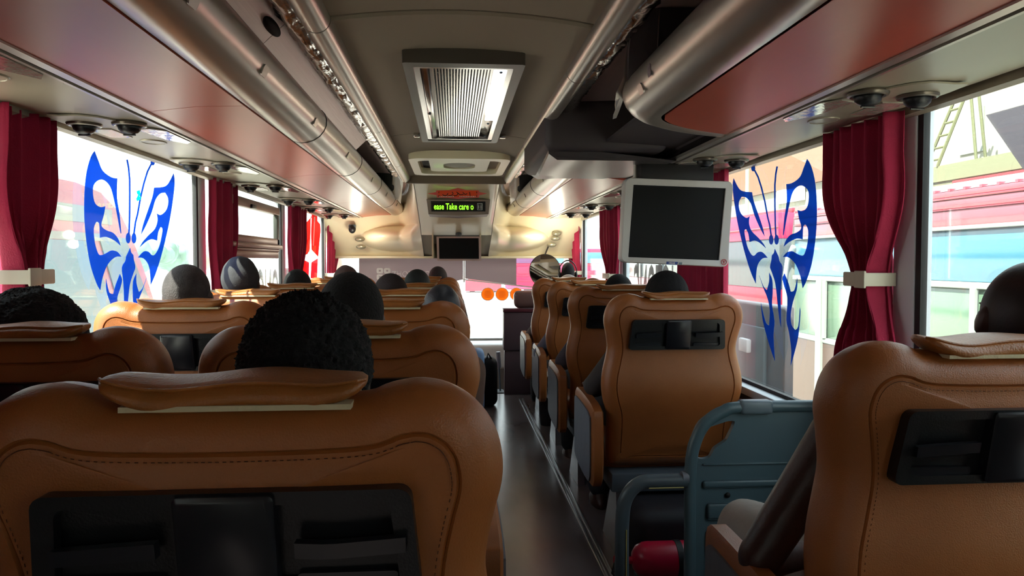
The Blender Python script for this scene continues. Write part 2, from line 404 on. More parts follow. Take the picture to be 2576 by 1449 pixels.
# channel + passenger service strip
for s, nm in ((-1, 'left'), (1, 'right')):
    X = side(s); root = thing('service_strip', 'beige passenger service strip above the %s windows' % nm, 'service panel', (X(1.1), 3, 1.7))
    MB().sweepY([(X(.905), 1.712), (X(.905), 1.700), (X(.925), 1.697), (X(.925), 1.708), (X(.938), 1.708), (X(.938), 1.696), (X(.948), 1.696), (X(.948), 1.72)], YB, 7.42, True).build('channel', silver, root)
    MB().sweepY([(X(.926), 1.7075), (X(.937), 1.7075), (X(.937), 1.7085), (X(.926), 1.7085)], YB, 7.42, True).build('channel_seal', rubber, root)
    n = 9; L = .95
    prof = [(.949, 1.698), (1.0, 1.701), (1.12, 1.703), (1.22, 1.706), (1.262, 1.712), (1.262, 1.722), (1.22, 1.716), (1.0, 1.711), (.949, 1.708)]
    yy = [YB]+[v+.38 for v in (-.47, .48, 1.43, 2.38, 3.33, 4.28, 5.23, 6.18)]+[7.42]
    yy = sorted(set(y for y in yy if YB <= y <= 7.42))
    for a, b in zip(yy[:-1], yy[1:]):
        MB().sweepY([(X(u), z) for u, z in prof], a+.0015, b-.0015, True).build('strip_panel', psupanel, root)
    e = 1.262 if s < 0 else 1.282
    MB().sweepY([(X(e), 1.695), (X(e+.018), 1.688), (X(e+.03), 1.695), (X(e+.03), 1.74), (X(e), 1.74)], YB, 7.9, True).build('edge_trim', psupanel, root)

# passenger service unit template: swivel nozzles, reading lights, speaker ring
def make_psu(s):
    root = thing('service_unit', '', 'air vent unit', (0, 0, 0))
    zz = 1.7
    out = catmull([(-.17, -.16), (-.10, -.10), (-.02, .11), (.03, .14), (.09, .10), (.15, .0), (.16, -.12), (.08, -.20), (-.08, -.22)], 4, True)
    mb = MB(); mb.prism([(s*a, b, zz-.004) for a, b in [(p.x, p.y) for p in [Vector((q[0], q[1], 0)) for q in [(-.145, .19), (.13, -.09), (.13, -.15), (-.06, -.13), (-.145, .0)]]]], (0, 0, .006))
    return root
def build_psu(root, s, cx, cy):
    z = 1.698
    def f(a, b, d): return (cx+s*a, cy+b, z-d)
    outl = catmull([Vector(p).to_3d() for p in [(-.135, .30), (-.10, .10), (.0, -.11), (.10, -.12), (.14, -.10), (.14, .14), (.05, .33), (-.06, .42), (-.12, .42)]], 3, True)
    MB().prism([f(p.x, p.y, -.003) for p in outl], (0, 0, -.0045)).build('unit_plate', psupanel, root)
    for (a, b) in ((.085, .0), (-.055, -.012)):
        ring = MB().tube([f(a+.043*math.cos(R(t)), b+.043*math.sin(R(t)), .003) for t in range(0, 360, 15)], .008, 8, closed=True).build('nozzle_ring', mat_nozring, root)
        MB().ell(f(a, b, .012), (.034, .034, .024), 18, 8).build('nozzle', blackpl, ring, world=True)
        MB().tube([f(a-.018, b, .036), f(a+.018, b, .036)], .003, 6).build('vane', blockpl, ring, world=True)
    MB().prism([f(p[0], p[1], .002) for p in ((-.125, .32), (-.125, .10), (-.085, .06), (-.04, .08), (-.06, .28), (-.10, .36))], (0, 0, -.003)).build('light_lens', mat_lens, root)
    MB().prism([f(p[0], p[1], .002) for p in ((.04, .08), (.11, .08), (.11, .24), (.04, .24))], (0, 0, -.003)).build('call_button', mat_lens, root)
    MB().tube([f(.01+.04*math.cos(R(t)), .34+.05*math.sin(R(t)), .002) for t in range(0, 360, 20)], .004, 6, closed=True).build('speaker_ring', psupanel, root)
    MB().prism([f(.01+.038*math.cos(R(t)), .34+.048*math.sin(R(t)), .0015) for t in range(0, 360, 20)], (0, 0, -.002)).build('speaker_grille', psupanel, root)
mat_nozring = mat('nozzle_ring', '#6b6358', .3, metal=.6)
mat_lens = mat('clear_lens', '#c9bfb4', .12, metal=.5, bump=.4, scale=30)
rowword = ['nearest', 'second', 'third', 'fourth', 'fifth', 'sixth']
for s, nm, yl in ((-1, 'left', [1.46, 2.41, 3.35, 4.30, 5.27, 6.1, 6.95]), (1, 'right', [1.83, 3.05, 4.5, 5.6, 6.6])):
    X = side(s); proto = None
    seen = {1.46: 'above the near left curtain, only its front half in view', 2.41: 'just in front of the near left curtain', 3.35: 'over the far wing of the left butterfly', 4.30: 'at the second left curtain', 5.27: 'above the sliding vent window', 6.1: 'above the third left curtain', 6.95: 'last of the left strip before the cream bulkhead'} if s < 0 else \
           {1.83: 'beside the near right curtain', 3.05: 'above the right butterfly and the big monitor', 4.5: 'behind the big monitor', 5.6: 'over the far right rack, left of the big monitor', 6.6: 'last of the right strip before the cream bulkhead'}
    for y in yl:
        if proto is None:
            proto = thing('service_unit', '', 'air vent unit', (X(1.075), y, 1.7), 'air vent units in the %s strip' % nm); build_psu(proto, s, X(1.075), y); o = proto
        else:
            o = copy_tree(proto); o.location = (X(1.075), y, 1.7)
        o['label'] = 'twin black air nozzle unit %s' % seen[y]
# small latches and stickers on the nose rails
def on_nose(s, y, k, d=.002):
    X = side(s); u, z = nose[k]; u2, z2 = nose[min(k+1, 10)]; n = Vector((-(z2-z), 0, (u2-u))).normalized()
    return Vector((X(u), y, z)), Vector((s*(u2-u), 0, z2-z)).normalized()
def latch(s, y, k, w=.03, l=.045, m=None, name='latch', root=None, d=.004):
    p, t = on_nose(s, y, k); n = Vector((t.z, 0, -t.x))
    if (n.x > 0) == (s > 0): n = -n
    q = MB(); pts = [p+t*a+Vector((0, b, 0))+n*0 for a, b in rrect(w, l, .008, 3)]
    q.prism([v+n*.0 for v in pts], n*d); return q.build(name, m or silver, root)
for y in (1.47, 2.0, 2.72, 3.55, 4.6, 5.6, 6.6): latch(-1, y, 5, root=rootL)
for y in (2.12,): latch(1, y, 5, root=rootR)
for y in (4.5, 5.6, 6.6): latch(1, y, 5, root=rootF)
latch(-1, 1.42, 6, .03, .10, glassmat('tape', (.5, .45, .5), .3, .4, (.45, .4, .55)), 'sticker', rootL, .001)
latch(1, 2.0, 6, .035, .03, mat('sticker_print', '#8f7f86', .3, var=.6, scale=300), 'sticker', rootR, .001)
for y in (2.9, 4.0, 5.1, 6.3):
    for rt, s in ((rootL, -1), (rootF, 1)):
        if s > 0 and y < 4.2: continue
        X = side(s); MB().tube([(X(u)-s*.001, y, z) for u, z in nose], .0016, 5).build('rail_joint', darkgap, rt)
X = side(-1)

def lid_pt(u): t = (u-.47)/.055; return (X(u), 1.905-.052*t)
yl_ = [YB, .2, 2.05, 3.95]
for a, b in zip(yl_[:-1], yl_[1:]):
    prl = [lid_pt(u) for u in (.463, .475, .49, .505, .525)]
    MB().sweepY(prl+[(p[0]-.006, p[1]+.006) for p in prl[::-1]], a+.002, b-.002, True).build('lid', binin, rootL)
c_ = lid_pt(.492); MB().ell((c_[0]+.001, 2.0, c_[1]-.001), (.016, .075, .016), 20, 10, Matrix.Rotation(0, 3, 'Y')).build('finger_hole', darkgap, rootL)

# near right bin end: dark panel inside and curled silver bracket
X = side(1)
MB().prism([(X(.53), 2.36, 1.80), (X(.47), 2.10, 1.87), (X(.43), 1.86, 1.93), (X(1.24), 1.95, 1.97), (X(1.24), 2.36, 1.76), (X(.62), 2.40, 1.76)], (0, .03, 0)).build('end_panel', bingrey, rootR)
MB().prism([(X(.60), 2.30, 1.825), (X(.54), 2.06, 1.875), (X(.50), 1.90, 1.92), (X(1.0), 1.94, 1.935), (X(1.0), 2.32, 1.79), (X(.70), 2.35, 1.79)], (0, -.012, 0)).build('access_door', mat('dark_door', '#2c2526', .5), rootR)
rows = []
for k in range(15):
    t = k/14; y = 1.84+.62*t; z = 1.935-.16*t**1.3; u = .425+.085*math.sin(t*1.6); wv = .012*math.sin(t*18)*max(0, t-.5)*2
    rows.append([(X(u), y, z), (X(u-.012-wv), y+.015, z-.012), (X(u-.006-wv), y+.05, z-.02), (X(u+.02), y+.07, z-.012)])
MB().grid(rows).build('end_bracket', silver, rootR)
# curled underside of the rounded end
# dark locker further on
rt = thing('overhead_locker', 'dark grey closed locker filling the right rack behind the big monitor', 'locker', (.75, 3.4, 1.75))
def locker(y0, y1, u0, u1, z0, z1, name, m, b=.035):
    return MB().box(X(u0), X(u1), y0, y1, z0, z1, b, 5).build(name, m, rt)
locker(3.02, 3.95, .345, .86, 1.725, 1.945, 'body', bingrey)
rows = []
for k in range(9):
    t = k/8; y = 3.06+.95*t; zb = 1.690+.03*t
    rows.append([(X(.36+.02*t+.0), y, 1.742), (X(.365+.06*t), y, 1.715), (X(.40+.14*t), y, zb), (X(.60), y, zb+.0), (X(.90), y, zb-.0), (X(.93), y, 1.74)])
MB().grid(rows).grid([[p[:2]+(p[2]+.01,) for p in r] for r in rows]).build('chin', mat('locker_chin', '#57504f', .4, metal=.3), rt)
rows = [[(X(.36), 3.062, 1.742), (X(.365), 3.062, 1.715), (X(.40), 3.062, 1.69), (X(.60), 3.062, 1.69), (X(.93), 3.062, 1.69)], [(X(.36), 3.062, 1.75)]*5]
MB().grid(rows).build('chin_face', bingrey, rt)
MB().box(X(.90), X(1.24), 2.46, 3.95, 1.735, 1.75).build('gap_plate', bingrey, rt)
MB().box(X(1.18), X(1.25), 2.46, 3.0, 1.75, 1.97).build('back_wall', bingrey, rt)
# far ends: dark D-shaped openings with pale end brackets
for s, rr in ((-1, rootL), (1, rootF)):
    X = side(s)
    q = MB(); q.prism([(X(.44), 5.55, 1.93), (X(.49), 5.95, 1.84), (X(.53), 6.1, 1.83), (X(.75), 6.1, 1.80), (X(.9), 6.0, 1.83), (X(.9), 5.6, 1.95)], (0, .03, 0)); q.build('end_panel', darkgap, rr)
    rows = []
    for k in range(9):
        t = k/8; y = 5.40+.9*t; z = 1.93-.13*t; u = .40+.085*t
        rows.append([(X(u+.05), y, z+.0), (X(u), y+.02, z-.015), (X(u-.02), y+.10, z-.04)])
    MB().grid(rows).build('end_bracket', creamm, rr)

# ------------------------------------------------------------------ cream front bulkhead
def bulk(x, t):
    """x across, t 0 top .. 1 bottom"""
    u = abs(x-XC)
    z = 1.925-(1.925-1.315)*t
    yc = 5.50+2.35*t**.95+.10*math.sin(t*math.pi)
    side_y = 7.46+.45*max(0, t-.2)/.8
    k = min(1, max(0, (u-.30)/.26)); k = k*k*(3-2*k)
    lim = 1-min(1, max(0, (t-.30)/.35)); 
    y = yc*(1-k)+max(yc, side_y)*k
    # rounded lobe beneath the racks
    e = ((u-.56)/.42)**2+((z-1.50)/.13)**2
    if e < 1 and u > .30: y -= .31*(1-e)**.85*min(1, (u-.30)/.12)
    return (x, y, z)
bk = thing('front_bulkhead', 'cream moulded bulkhead above the windscreen', 'bulkhead', (XC, 7, 1.6))
NX, NT = 120, 70
def bgrid(xa, xb, ta, tb, nx, nt, off=0):
    return [[(lambda p: (p[0], p[1]-off, p[2]))(bulk(xa+(xb-xa)*i/nx, ta+(tb-ta)*j/nt)) for i in range(nx+1)] for j in range(nt+1)]
xs0, xs1 = XC-.32, XC+.345
MB().grid(bgrid(XL, xs0-.006, 0, 1, 90, 110)).build('side_moulding', creamm, bk, 60)
MB().grid(bgrid(xs1+.006, XR, 0, 1, 90, 110)).build('side_moulding', creamm, bk, 60)
MB().grid(bgrid(xs0, xs1, 0.02, .66, 30, 50, .012)).build('centre_panel', creamm, bk, 60)
MB().grid(bgrid(XL, XR, 0, 1, 60, 30, -.06)).build('backing', mat('backing_grey', '#7a7463', .6), bk, 60)
mb = MB()
for x in (-.345, .405): pass
mb.box(XC-.36, XC+.37, 5.47, 5.50, 1.84, 1.97).build('shadow_gap', mat('gap_brown', '#80715f', .7), bk)
# recess sides for the small screen and lower lip
for xa in (xs0+.10, xs1-.11):
    MB().prism([(xa, 7.06, 1.53), (xa, 7.06, 1.30), (xa, 7.75, 1.31), (xa, 7.75, 1.53)], (.012, 0, 0)).build('recess_side', creamm, bk)
MB().box(XL, XR, 7.84, 7.90, 1.30, 1.325, .006).build('lower_lip', creamm, bk)
MB().box(xs0+.1, xs1-.1, 7.5, 7.52, 1.30, 1.55).build('recess_back', mat('recess_back', '#6f6b5c', .6), bk)
# downlights and small speakers in the bulkhead cheeks
for s, nm in ((-1, 'left'), (1, 'right')):
    for k, (px, py) in enumerate(((905, 602), (908, 621)) if s < 0 else ((1400, 588), (1397, 600), (1388, 616))):
        p = AY(px, py, 7.62)
        q = MB(); q.ell(p, (.05, .03, .026), 18, 8)
        o = q.build('downlight', mat('downlight', '#8f8972', .3, metal=.5), bk)
for s in (-1, 1):
    for px, py in (((905, 612),) if s < 0 else ((1398, 594), (1388, 616))):
        p = AY(px, py, 7.35); ld_ = bpy.data.lights.new('downlight_lamp', 'POINT'); ld_.energy = 2.0; ld_.color = (1, .92, .75); ld_.shadow_soft_size = .04
        lo = bpy.data.objects.new('downlight_lamp', ld_); COL.objects.link(lo); lo.location = p; lo.parent = bk; lo.location = p-bk.location
cmr = thing('dome_camera', 'small black dome camera on the cream cheek near the left front curtain', 'camera', tuple(AY(885, 575, 7.55)))
p = AY(886, 576, 7.55)
MB().box(p.x-.035, p.x+.035, p.y-.02, p.y+.05, p.z+.01, p.z+.045, .01).build('bracket', greymet, cmr); MB().ell((p.x, p.y, p.z), (.037, .04, .045)).build('dome', blackpl, cmr)

# LED display + sign
LY = 6.1
led = thing('message_display', 'black scrolling display with green letters above the front screen', 'display', tuple(AY(1153, 519, LY)))
a = AY(1083, 505, LY); b = AY(1221, 534, LY); yb = bulk(.04, .36)[1]-.1
LYc = LY-.02
def lf(px, py, d): q = AY(px, py, LYc); return (q.x, q.y-d, q.z)
MB().prism([lf(1073, 502, 0), lf(1233, 502, 0), lf(1229, 539, 0), lf(1153, 543, 0), lf(1078, 539, 0)], (0, .35, 0)).build('hood', mat('display_hood', '#8f7f74', .5), led)
MB().prism([lf(1084, 506, .004), lf(1221, 507, .004), lf(1221, 532, .004), lf(1085, 532, .004)], (0, .01, 0)).build('casing', blackpl, led)
MB().prism([lf(1087, 511, .006), lf(1200, 511, .006), lf(1200, 530, .006), lf(1087, 530, .006)], (0, .002, 0)).build('screen', mat('led_screen', '#2c2826', .2), led)
c0 = Vector(lf(1141.5, 520.5, .008)); textmesh('ease Take care o', .047, lambda a, b, d: (c0.x+a, c0.y-.001, c0.z+b), ledm, led, 'green_text', sx=.98, sy=1.5, bold=.0007, sp=1.02)
c1 = lf(1207, 520, .009)
mb = MB(); frame(mb, rrect(.042, .055, .003, 1), rrect(.036, .049, .002, 1), lambda a, b, d: (c1[0]+a, c1[1]-d, c1[2]+b), 0, .001)
for dx in (-.009, .009):
    mb.box(c1[0]+dx-.003, c1[0]+dx+.003, c1[1]-.001, c1[1], c1[2]-.018, c1[2]+.010); mb.ell((c1[0]+dx, c1[1], c1[2]+.016), (.003, .001, .003), 8, 5)
mb.build('restroom_pictogram', whitep, led, 0)
sg = thing('orange_sticker_sign', 'orange star-ended sign with black script above the display', 'sign', tuple(AY(1153, 487, LY-.1)))
SY = LY-.24
def sf(px, py, d=0): q = AY(px, py, SY); return Vector((q.x, q.y-d, q.z))
MB().prism([sf(*p) for p in ((1075, 487), (1097, 483), (1097, 479), (1130, 478), (1152, 473), (1172, 478), (1205, 479), (1206, 483), (1226, 487), (1206, 491), (1205, 497), (1172, 498), (1152, 501), (1130, 498), (1099, 497), (1098, 491))], (0, .003, 0)).build('backing', pinksign, sg, 0)
MB().prism([sf(x, y, .003) for x, y in ((1101, 480), (1202, 480), (1200, 496), (1103, 496))], (0, .002, 0)).build('field', orsign, sg, 0)
for st in (((1113, 489), (1117, 492), (1124, 491), (1127, 486)), ((1128, 492), (1134, 492), (1140, 488), (1137, 483)), ((1141, 492), (1148, 492), (1152, 486), (1148, 483)), ((1152, 486), (1158, 490), (1166, 489)), ((1164, 484), (1170, 489), (1175, 487)), ((1181, 483), (1183, 493)), ((1104, 482), (1104, 486)), ((1199, 482), (1199, 486)), ((1104, 491), (1104, 495)), ((1199, 491), (1199, 495))):
    MB().tube([sf(x, y, .004) for x, y in catmull([Vector((x, y, 0)) for x, y in st], 4) for x, y in [(x, y)]] if False else [sf(v.x, v.y, .004) for v in catmull([Vector((x, y, 0)) for x, y in st], 4)], .0028, 5).build('script_stroke', blackpl, sg)
mb = MB()
for k in range(22):
    if 9 <= k <= 11: continue
    p = sf(1107+k*4.2, 494.5, .004); mb.box(p.x-.005, p.x+.003, p.y-.001, p.y, p.z-.003, p.z+.003)
mb.build('small_print', whitep, sg, 0, kind='stuff')

# front small screen
MYs = 7.0
fs = thing('front_screen', 'small flat screen with pale frame hanging under the cream bulkhead', 'screen', tuple(AY(1154, 625, MYs)))
def mf(px, py, d=0): q = AY(px, py, MYs); return Vector((q.x, q.y-d, q.z))
mb = MB(); o4 = [(1098, 595), (1209, 595), (1211, 656), (1100, 656)]; i4 = [(1104, 599), (1204, 599), (1205, 651), (1105, 651)]
V = [mf(*p) for p in o4]+[mf(*p) for p in i4]+[mf(*p, -.03) for p in o4]+[mf(*p, -.03) for p in i4]
F = []
for i in range(4):
    j = (i+1) % 4; F += [(i, j, 4+j, 4+i), (8+i, 12+i, 12+j, 8+j), (i, 8+i, 8+j, j), (4+i, 4+j, 12+j, 12+i)]
mb.add(V, F).build('bezel', mat('pinkish_bezel', '#bfa79c', .4), fs, 0)
MB().prism([mf(x, y, -.006) for x, y in i4], (0, .02, 0)).build('screen_glass', screenm, fs, 0)
MB().tube([mf(1154, 600, -.02), mf(1154, 560, -.3)], .03, 10).build('mount', greymet, fs)

# big monitor on the right
MON = 3.2
mo = thing('hanging_monitor', 'large pale-framed monitor hanging below the right service strip', 'monitor', tuple(AY(1698, 560, MON)))
def qf(px, py, d=0): q = AY(px, py, MON); return Vector((q.x, q.y-d, q.z))
def rpoly(cs, r, n=5):
    out = []
    for i, c in enumerate(cs):
        c = Vector(c); a = (Vector(cs[i-1])-c).normalized()*r+c; b = (Vector(cs[(i+1) % len(cs)])-c).normalized()*r+c
        for k in range(n+1): t = k/n; out.append((a*(1-t)**2+c*2*t*(1-t)+b*t*t)[:])
    return out
oc = rpoly([(1569, 448), (1840, 458), (1826, 672), (1558, 660)], 16); ic = rpoly([(1590, 466), (1821, 475), (1804, 655), (1577, 647)], 2)
n = len(oc); mb = MB()
inner_o = [(x*.985+1698*.015, y*.985+560*.015) for x, y in oc]
V = [qf(x, y, .03) for x, y in inner_o]+[qf(x, y, .026) for x, y in ic]+[qf(x, y, .022) for x, y in oc]+[qf(x, y, -.03) for x, y in oc]+[qf(x, y, .014) for x, y in ic]
F = []
for i in range(n):
    j = (i+1) % n; F += [(i, j, n+j, n+i), (i, 2*n+i, 2*n+j, j), (2*n+i, 3*n+i, 3*n+j, 2*n+j), (n+i, n+j, 4*n+j, 4*n+i)]
F.append(tuple(range(3*n, 4*n)))
mb.add(V, F).build('bezel', monm, mo, 40)
MB().prism([qf(x, y, .016) for x, y in ic], (0, .01, 0)).build('screen_glass', screenm, mo, 0)
MB().prism([qf(x, y, .0305) for x, y in ((1672, 658), (1701, 659), (1698, 666), (1671, 665))], (0, .003, 0)).build('badge', bluepl, mo, 0)
c2 = qf(1685, 662, .0315); textmesh('HSAE', .0105, lambda a, b, d: (c2.x+a, c2.y-.0005, c2.z+b*1.05-a*.04), whitep, mo, 'badge_lettering', sx=1.1, bold=.0003)
MB().prism([qf(x, y, .0305) for x, y in ((1703, 660), (1711, 660), (1710, 666), (1702, 665.5))], (0, .003, 0)).build('socket', greymet, mo, 0)
c3 = qf(1815, 659, .031)
mb = MB().tube([(c3.x+.0115*math.cos(R(t)), c3.y, c3.z+.0115*math.sin(R(t))) for t in range(0, 360, 15)], .0014, 5, closed=True)
mb.box(c3.x-.006, c3.x+.006, c3.y-.001, c3.y, c3.z+.003, c3.z+.0055).box(c3.x-.0013, c3.x+.0013, c3.y-.001, c3.y, c3.z-.007, c3.z+.003).build('red_round_sticker', redp, mo, 0)
q = qf(1698, 452)
MB().box(q.x-.16, q.x+.17, MON-.02, MON+.10, 1.61, 1.70, .01).build('hinge_mount', mat('mount_black', '#1b1919', .5), mo)
for dx in (-.17, .16): MB().tube([(q.x+dx, MON+.03, 1.60), (q.x+dx, MON+.03, 1.70)], .009, 10).build('hinge_arm', silver, mo)

# ------------------------------------------------------------------ windows
PIL = [2.03, 3.88, 5.72, 7.55]
wn_i = 0
for s, Xg, nm in ((-1, XL, 'left'), (1, XR, 'right')):
    edges = [YB]+PIL+[8.75]
    for i in range(len(edges)-1):
        wn_i += 1
        a, b = edges[i]+.012, edges[i+1]-.012
        top = ZW if i < 4 else 1.66
        w = MB().prism([(Xg+s*.012, a, SILL), (Xg+s*.012, b, SILL if i < 4 else 1.0), (Xg+s*.012, b, top), (Xg+s*.012, a, ZW)], (s*.006, 0, 0)).build('window_%d' % wn_i, glass, None, 0)
        w['kind'] = 'structure'
        MB().box(*sorted((Xg+s*.004, Xg+s*.024)), edges[i]-.013, edges[i]+.013, SILL, ZW).build('rubber_seal', rubber, w)
        MB().box(*sorted((Xg+s*.0, Xg+s*.02)), a, b, SILL-.005, SILL+.03).build('lower_seal', rubber, w)
    for y in PIL:
        struct(MB().box(*sorted((Xg-s*.0, Xg+s*.055)), y+.012, y+.115, SILL, ZW, .004), 'trim_pillar_'+nm, pillarm)
# front pillars, rounded cream
for s, Xg, nm in ((-1, XL, 'left'), (1, XR, 'right')):
    rows = []
    for k in range(13):
        t = k/12; z = .2+1.52*t; y = 8.15-.55*max(0, (t-.6)/.4)**2
        rows.append([(Xg+s*.05, y, z), (Xg-s*.02, y+.02, z), (Xg-s*.05, y+.25, z), (Xg-s*.02, y+.6, z)])
    struct(MB().grid(rows), 'trim_front_pillar_'+nm, creamm)
# front wall under windscreen, dashboard, windscreen
struct(MB().box(XL, XR, 8.8, 8.9, -.5, .35), 'wall_front', wallm)
wsn = MB().prism([(XL, 8.80, .33), (XR, 8.80, .33), (XR, 8.35, 1.55), (XL, 8.35, 1.55)], (0, .008, 0)).build('window_front', wsglass, None, 0); wsn['kind'] = 'structure'
db = one(MB().box(XL+.02, XR-.02, 8.3, 8.78, .05, .33, .05, 4).build('dashboard', mat('pale_dashboard', '#b9b6b0', .5)), 'pale dashboard below the windscreen', 'dashboard')
# roller blind with logo
BY = 8.05
def bf(px, py, d=0): q = AY(px, py, BY); return Vector((q.x, q.y-d, q.z))
bl = thing('roller_blind', 'grey roller sunblind with white emblem and lettering over the windscreen', 'blind', tuple(bf(1040, 680)))
MB().prism([bf(903, 647), bf(1165, 640), bf(1165, 703), bf(903, 760)], (0, .004, 0)).build('blind_cloth', blindm, bl, 0)
MB().prism([bf(1170, 640), bf(1299, 640), bf(1299, 717), bf(1170, 701)], (0, .004, 0)).build('blind_cloth', blindm, bl, 0)
MB().prism([bf(1299, 640), bf(1345, 640), bf(1345, 722), bf(1299, 717)], (0, .004, 0)).build('sheer_edge', glassmat('pink_sheer', (.95, .55, .7), .03, .2, (.9, .5, .6)), bl, 0)
MB().tube([bf(905, 644), bf(1100, 640)], .012, 10).build('roller_tube', alu, bl)
MB().tube([bf(1167.5, 636, .01), bf(1167.5, 710, .01)], .008, 8).build('pull_rod', whitep, bl)
MB().tube([bf(1165, 703, .005), bf(1345, 723, .005)], .007, 8).build('hem_bar', whitep, bl)
e0 = bf(965, 689, .006)
for i, (sx_, sz_) in enumerate(((-1, 1), (1, 1), (-1, -1), (1, -1))):
    mb = MB(); ccx, ccz = e0.x+sx_*.039, e0.z+sz_*.034
    frame(mb, rrect(.070, .060, .018, 4), rrect(.022, .018, .004, 4), lambda a, b, d: (ccx+a, e0.y-d, ccz+b), 0, .002)
    mb.build('emblem_quarter', whitefilm, bl, 0)
    MB().box(ccx-.003, ccx+.003, e0.y-.002, e0.y, ccz-.003, ccz+.003).build('emblem_dot', blindm, bl, 0)
c4 = bf(985, 690, .006); textmesh('ZHONGTONG', .088, lambda a, b, d: (c4.x+a, c4.y, c4.z+b), whitefilm, bl, 'blind_lettering', align='LEFT', sx=.92)
# orange round stickers on windscreen
for k, (px, lab) in enumerate(((1227, 'left of the three round orange stickers on the windscreen'), (1263, 'middle one of the three round orange stickers on the windscreen'), (1299, 'right of the three round orange stickers, half behind the brown cushion'))):
    c = AY(px, 740, 8.5)
    r_ = thing('round_sticker', lab, 'sticker', c[:], 'orange windscreen stickers')
    MB().prism([(c.x+.072*math.cos(R(t)), c.y, c.z+.072*math.sin(R(t))) for t in range(0, 360, 15)], (0, .002, 0)).build('disc', orangep, r_, 0)
    MB().tube([(c.x+.074*math.cos(R(t)), c.y-.001, c.z+.074*math.sin(R(t))) for t in range(0, 360, 15)], .004, 5, closed=True).build('rim', whitep, r_)
    mb = MB()
    for j in range(5): zz = c.z+.035-j*.017; ww = .045-.006*abs(j-2); mb.box(c.x-ww, c.x+ww, c.y-.003, c.y-.001, zz-.003, zz+.003)
    mb.build('printed_line', mat('faint_orange_print', '#d8701a', .6), r_, 0)
# round interior mirror
c = AY(1371, 681, 7.6)
mi = thing('round_mirror', 'large round interior mirror by the right front pillar', 'mirror', c[:])
mb = MB(); ang = R(14); D = lambda a, b, d: (c.x+a*math.cos(ang), c.y-a*math.sin(ang)-d+b*.12, c.z+b)
rr_ = [(.160*math.cos(R(t)), .168*math.sin(R(t))) for t in range(0, 360, 8)]
mb.prism([D(a, b, 0) for a, b in rr_], (0, .006, 0)).build('mirror_glass', mirrorm, mi, 0)
MB().tube([D(a*1.01, b*1.01, 0) for a, b in rr_], .0035, 6, closed=True).build('rim', blackpl, mi)
MB().tube([D(.0, .16, 0), D(.05, .25, -.1)], .008, 8).build('arm', blackpl, mi)

# butterfly decals -----------------------------------------------------
def rb(cx, cy): return 1820+cx/2.588, 380+cy/2.588
WL = [(68,178),(100,240),(130,262),(188,268),(200,330),(235,430),(258,500),(270,555),(240,500),(205,420),(180,340),(150,303),(120,298),(103,330),(103,370),(118,410),(150,435),(172,425),(168,470),(185,520),(225,560),(260,600),(278,632),(240,598),(205,583),(172,592),(165,540),(150,508),(138,520),(145,570),(160,630),(185,675),(205,680),(225,660),(255,658),(290,695),(255,700),(225,740),(215,800),(213,862),(185,800),(155,710),(125,600),(95,470),(72,330),(62,230)]
WR = [(547,52),(570,90),(595,180),(608,300),(610,450),(598,600),(575,740),(540,850),(518,892),(505,820),(480,750),(450,710),(420,690),(390,690),(415,660),(450,652),(480,668),(510,680),(530,670),(550,600),(555,520),(540,480),(522,490),(518,575),(480,570),(430,592),(395,622),(410,580),(440,545),(480,530),(510,500),(495,440),(485,385),(515,390),(545,370),(558,320),(555,260),(525,228),(490,228),(455,265),(435,330),(415,430),(395,540),(390,545),(400,430),(415,330),(412,215),(450,208),(500,170),(525,110)]
BD = [(337,636),(350,665),(362,690),(366,715),(387,755),(380,830),(375,930),(376,1060),(377,1145),(365,1080),(352,960),(340,860),(318,790),(306,755),(315,710),(318,680),(330,665)]
TL = [(235,810),(262,880),(285,905),(300,850),(300,792),(320,840),(322,930),(318,1000),(334,1105),(328,1200),(337,1365),(310,1290),(275,1170),(255,1080),(246,990),(262,1060),(280,1120),(300,1135),(305,1040),(290,960),(262,890)]
TR = [(400,795),(425,860),(440,915),(465,905),(483,825),(480,900),(455,980),(440,1060),(445,1130),(470,1165),(490,1140),(500,1020),(503,1060),(490,1200),(465,1310),(440,1395),(445,1300),(430,1180),(413,1100),(420,960),(398,880),(387,830)]
def el(cx, cy, rx, ry): return [(cx+rx*math.cos(R(t)), cy+ry*math.sin(R(t))) for t in range(0, 360, 20)]
def strip(pts, w):
    pts = [Vector(p) for p in pts]; L_, R_ = [], []
    for i, p in enumerate(pts):
        t = (pts[min(i+1, len(pts)-1)]-pts[max(i-1, 0)]).normalized(); nn = Vector((-t.y, t.x))*w
        L_.append((p+nn)[:]); R_.append((p-nn)[:])
    return L_+R_[::-1]
AN1 = strip([(313,550),(303,480),(290,430),(272,330),(250,240),(228,170),(205,125)], 4.6); AN2 = strip([(343,550),(340,480),(338,400),(337,310),(337,220),(343,150),(352,100)], 4.6)
def smooth_poly(poly):
    P_ = [Vector((a, b, 0)) for a, b in poly]; n = len(P_)
    sharp = [i for i in range(n) if (P_[i]-P_[i-1]).normalized().dot((P_[(i+1) % n]-P_[i]).normalized()) < .45]
    if len(sharp) < 2: return poly
    out = []
    for a, b in zip(sharp, sharp[1:]+[sharp[0]+n]):
        out += catmull([P_[k % n] for k in range(a, b+1)], 3)[:-1]
    return [(p.x, p.y) for p in out]
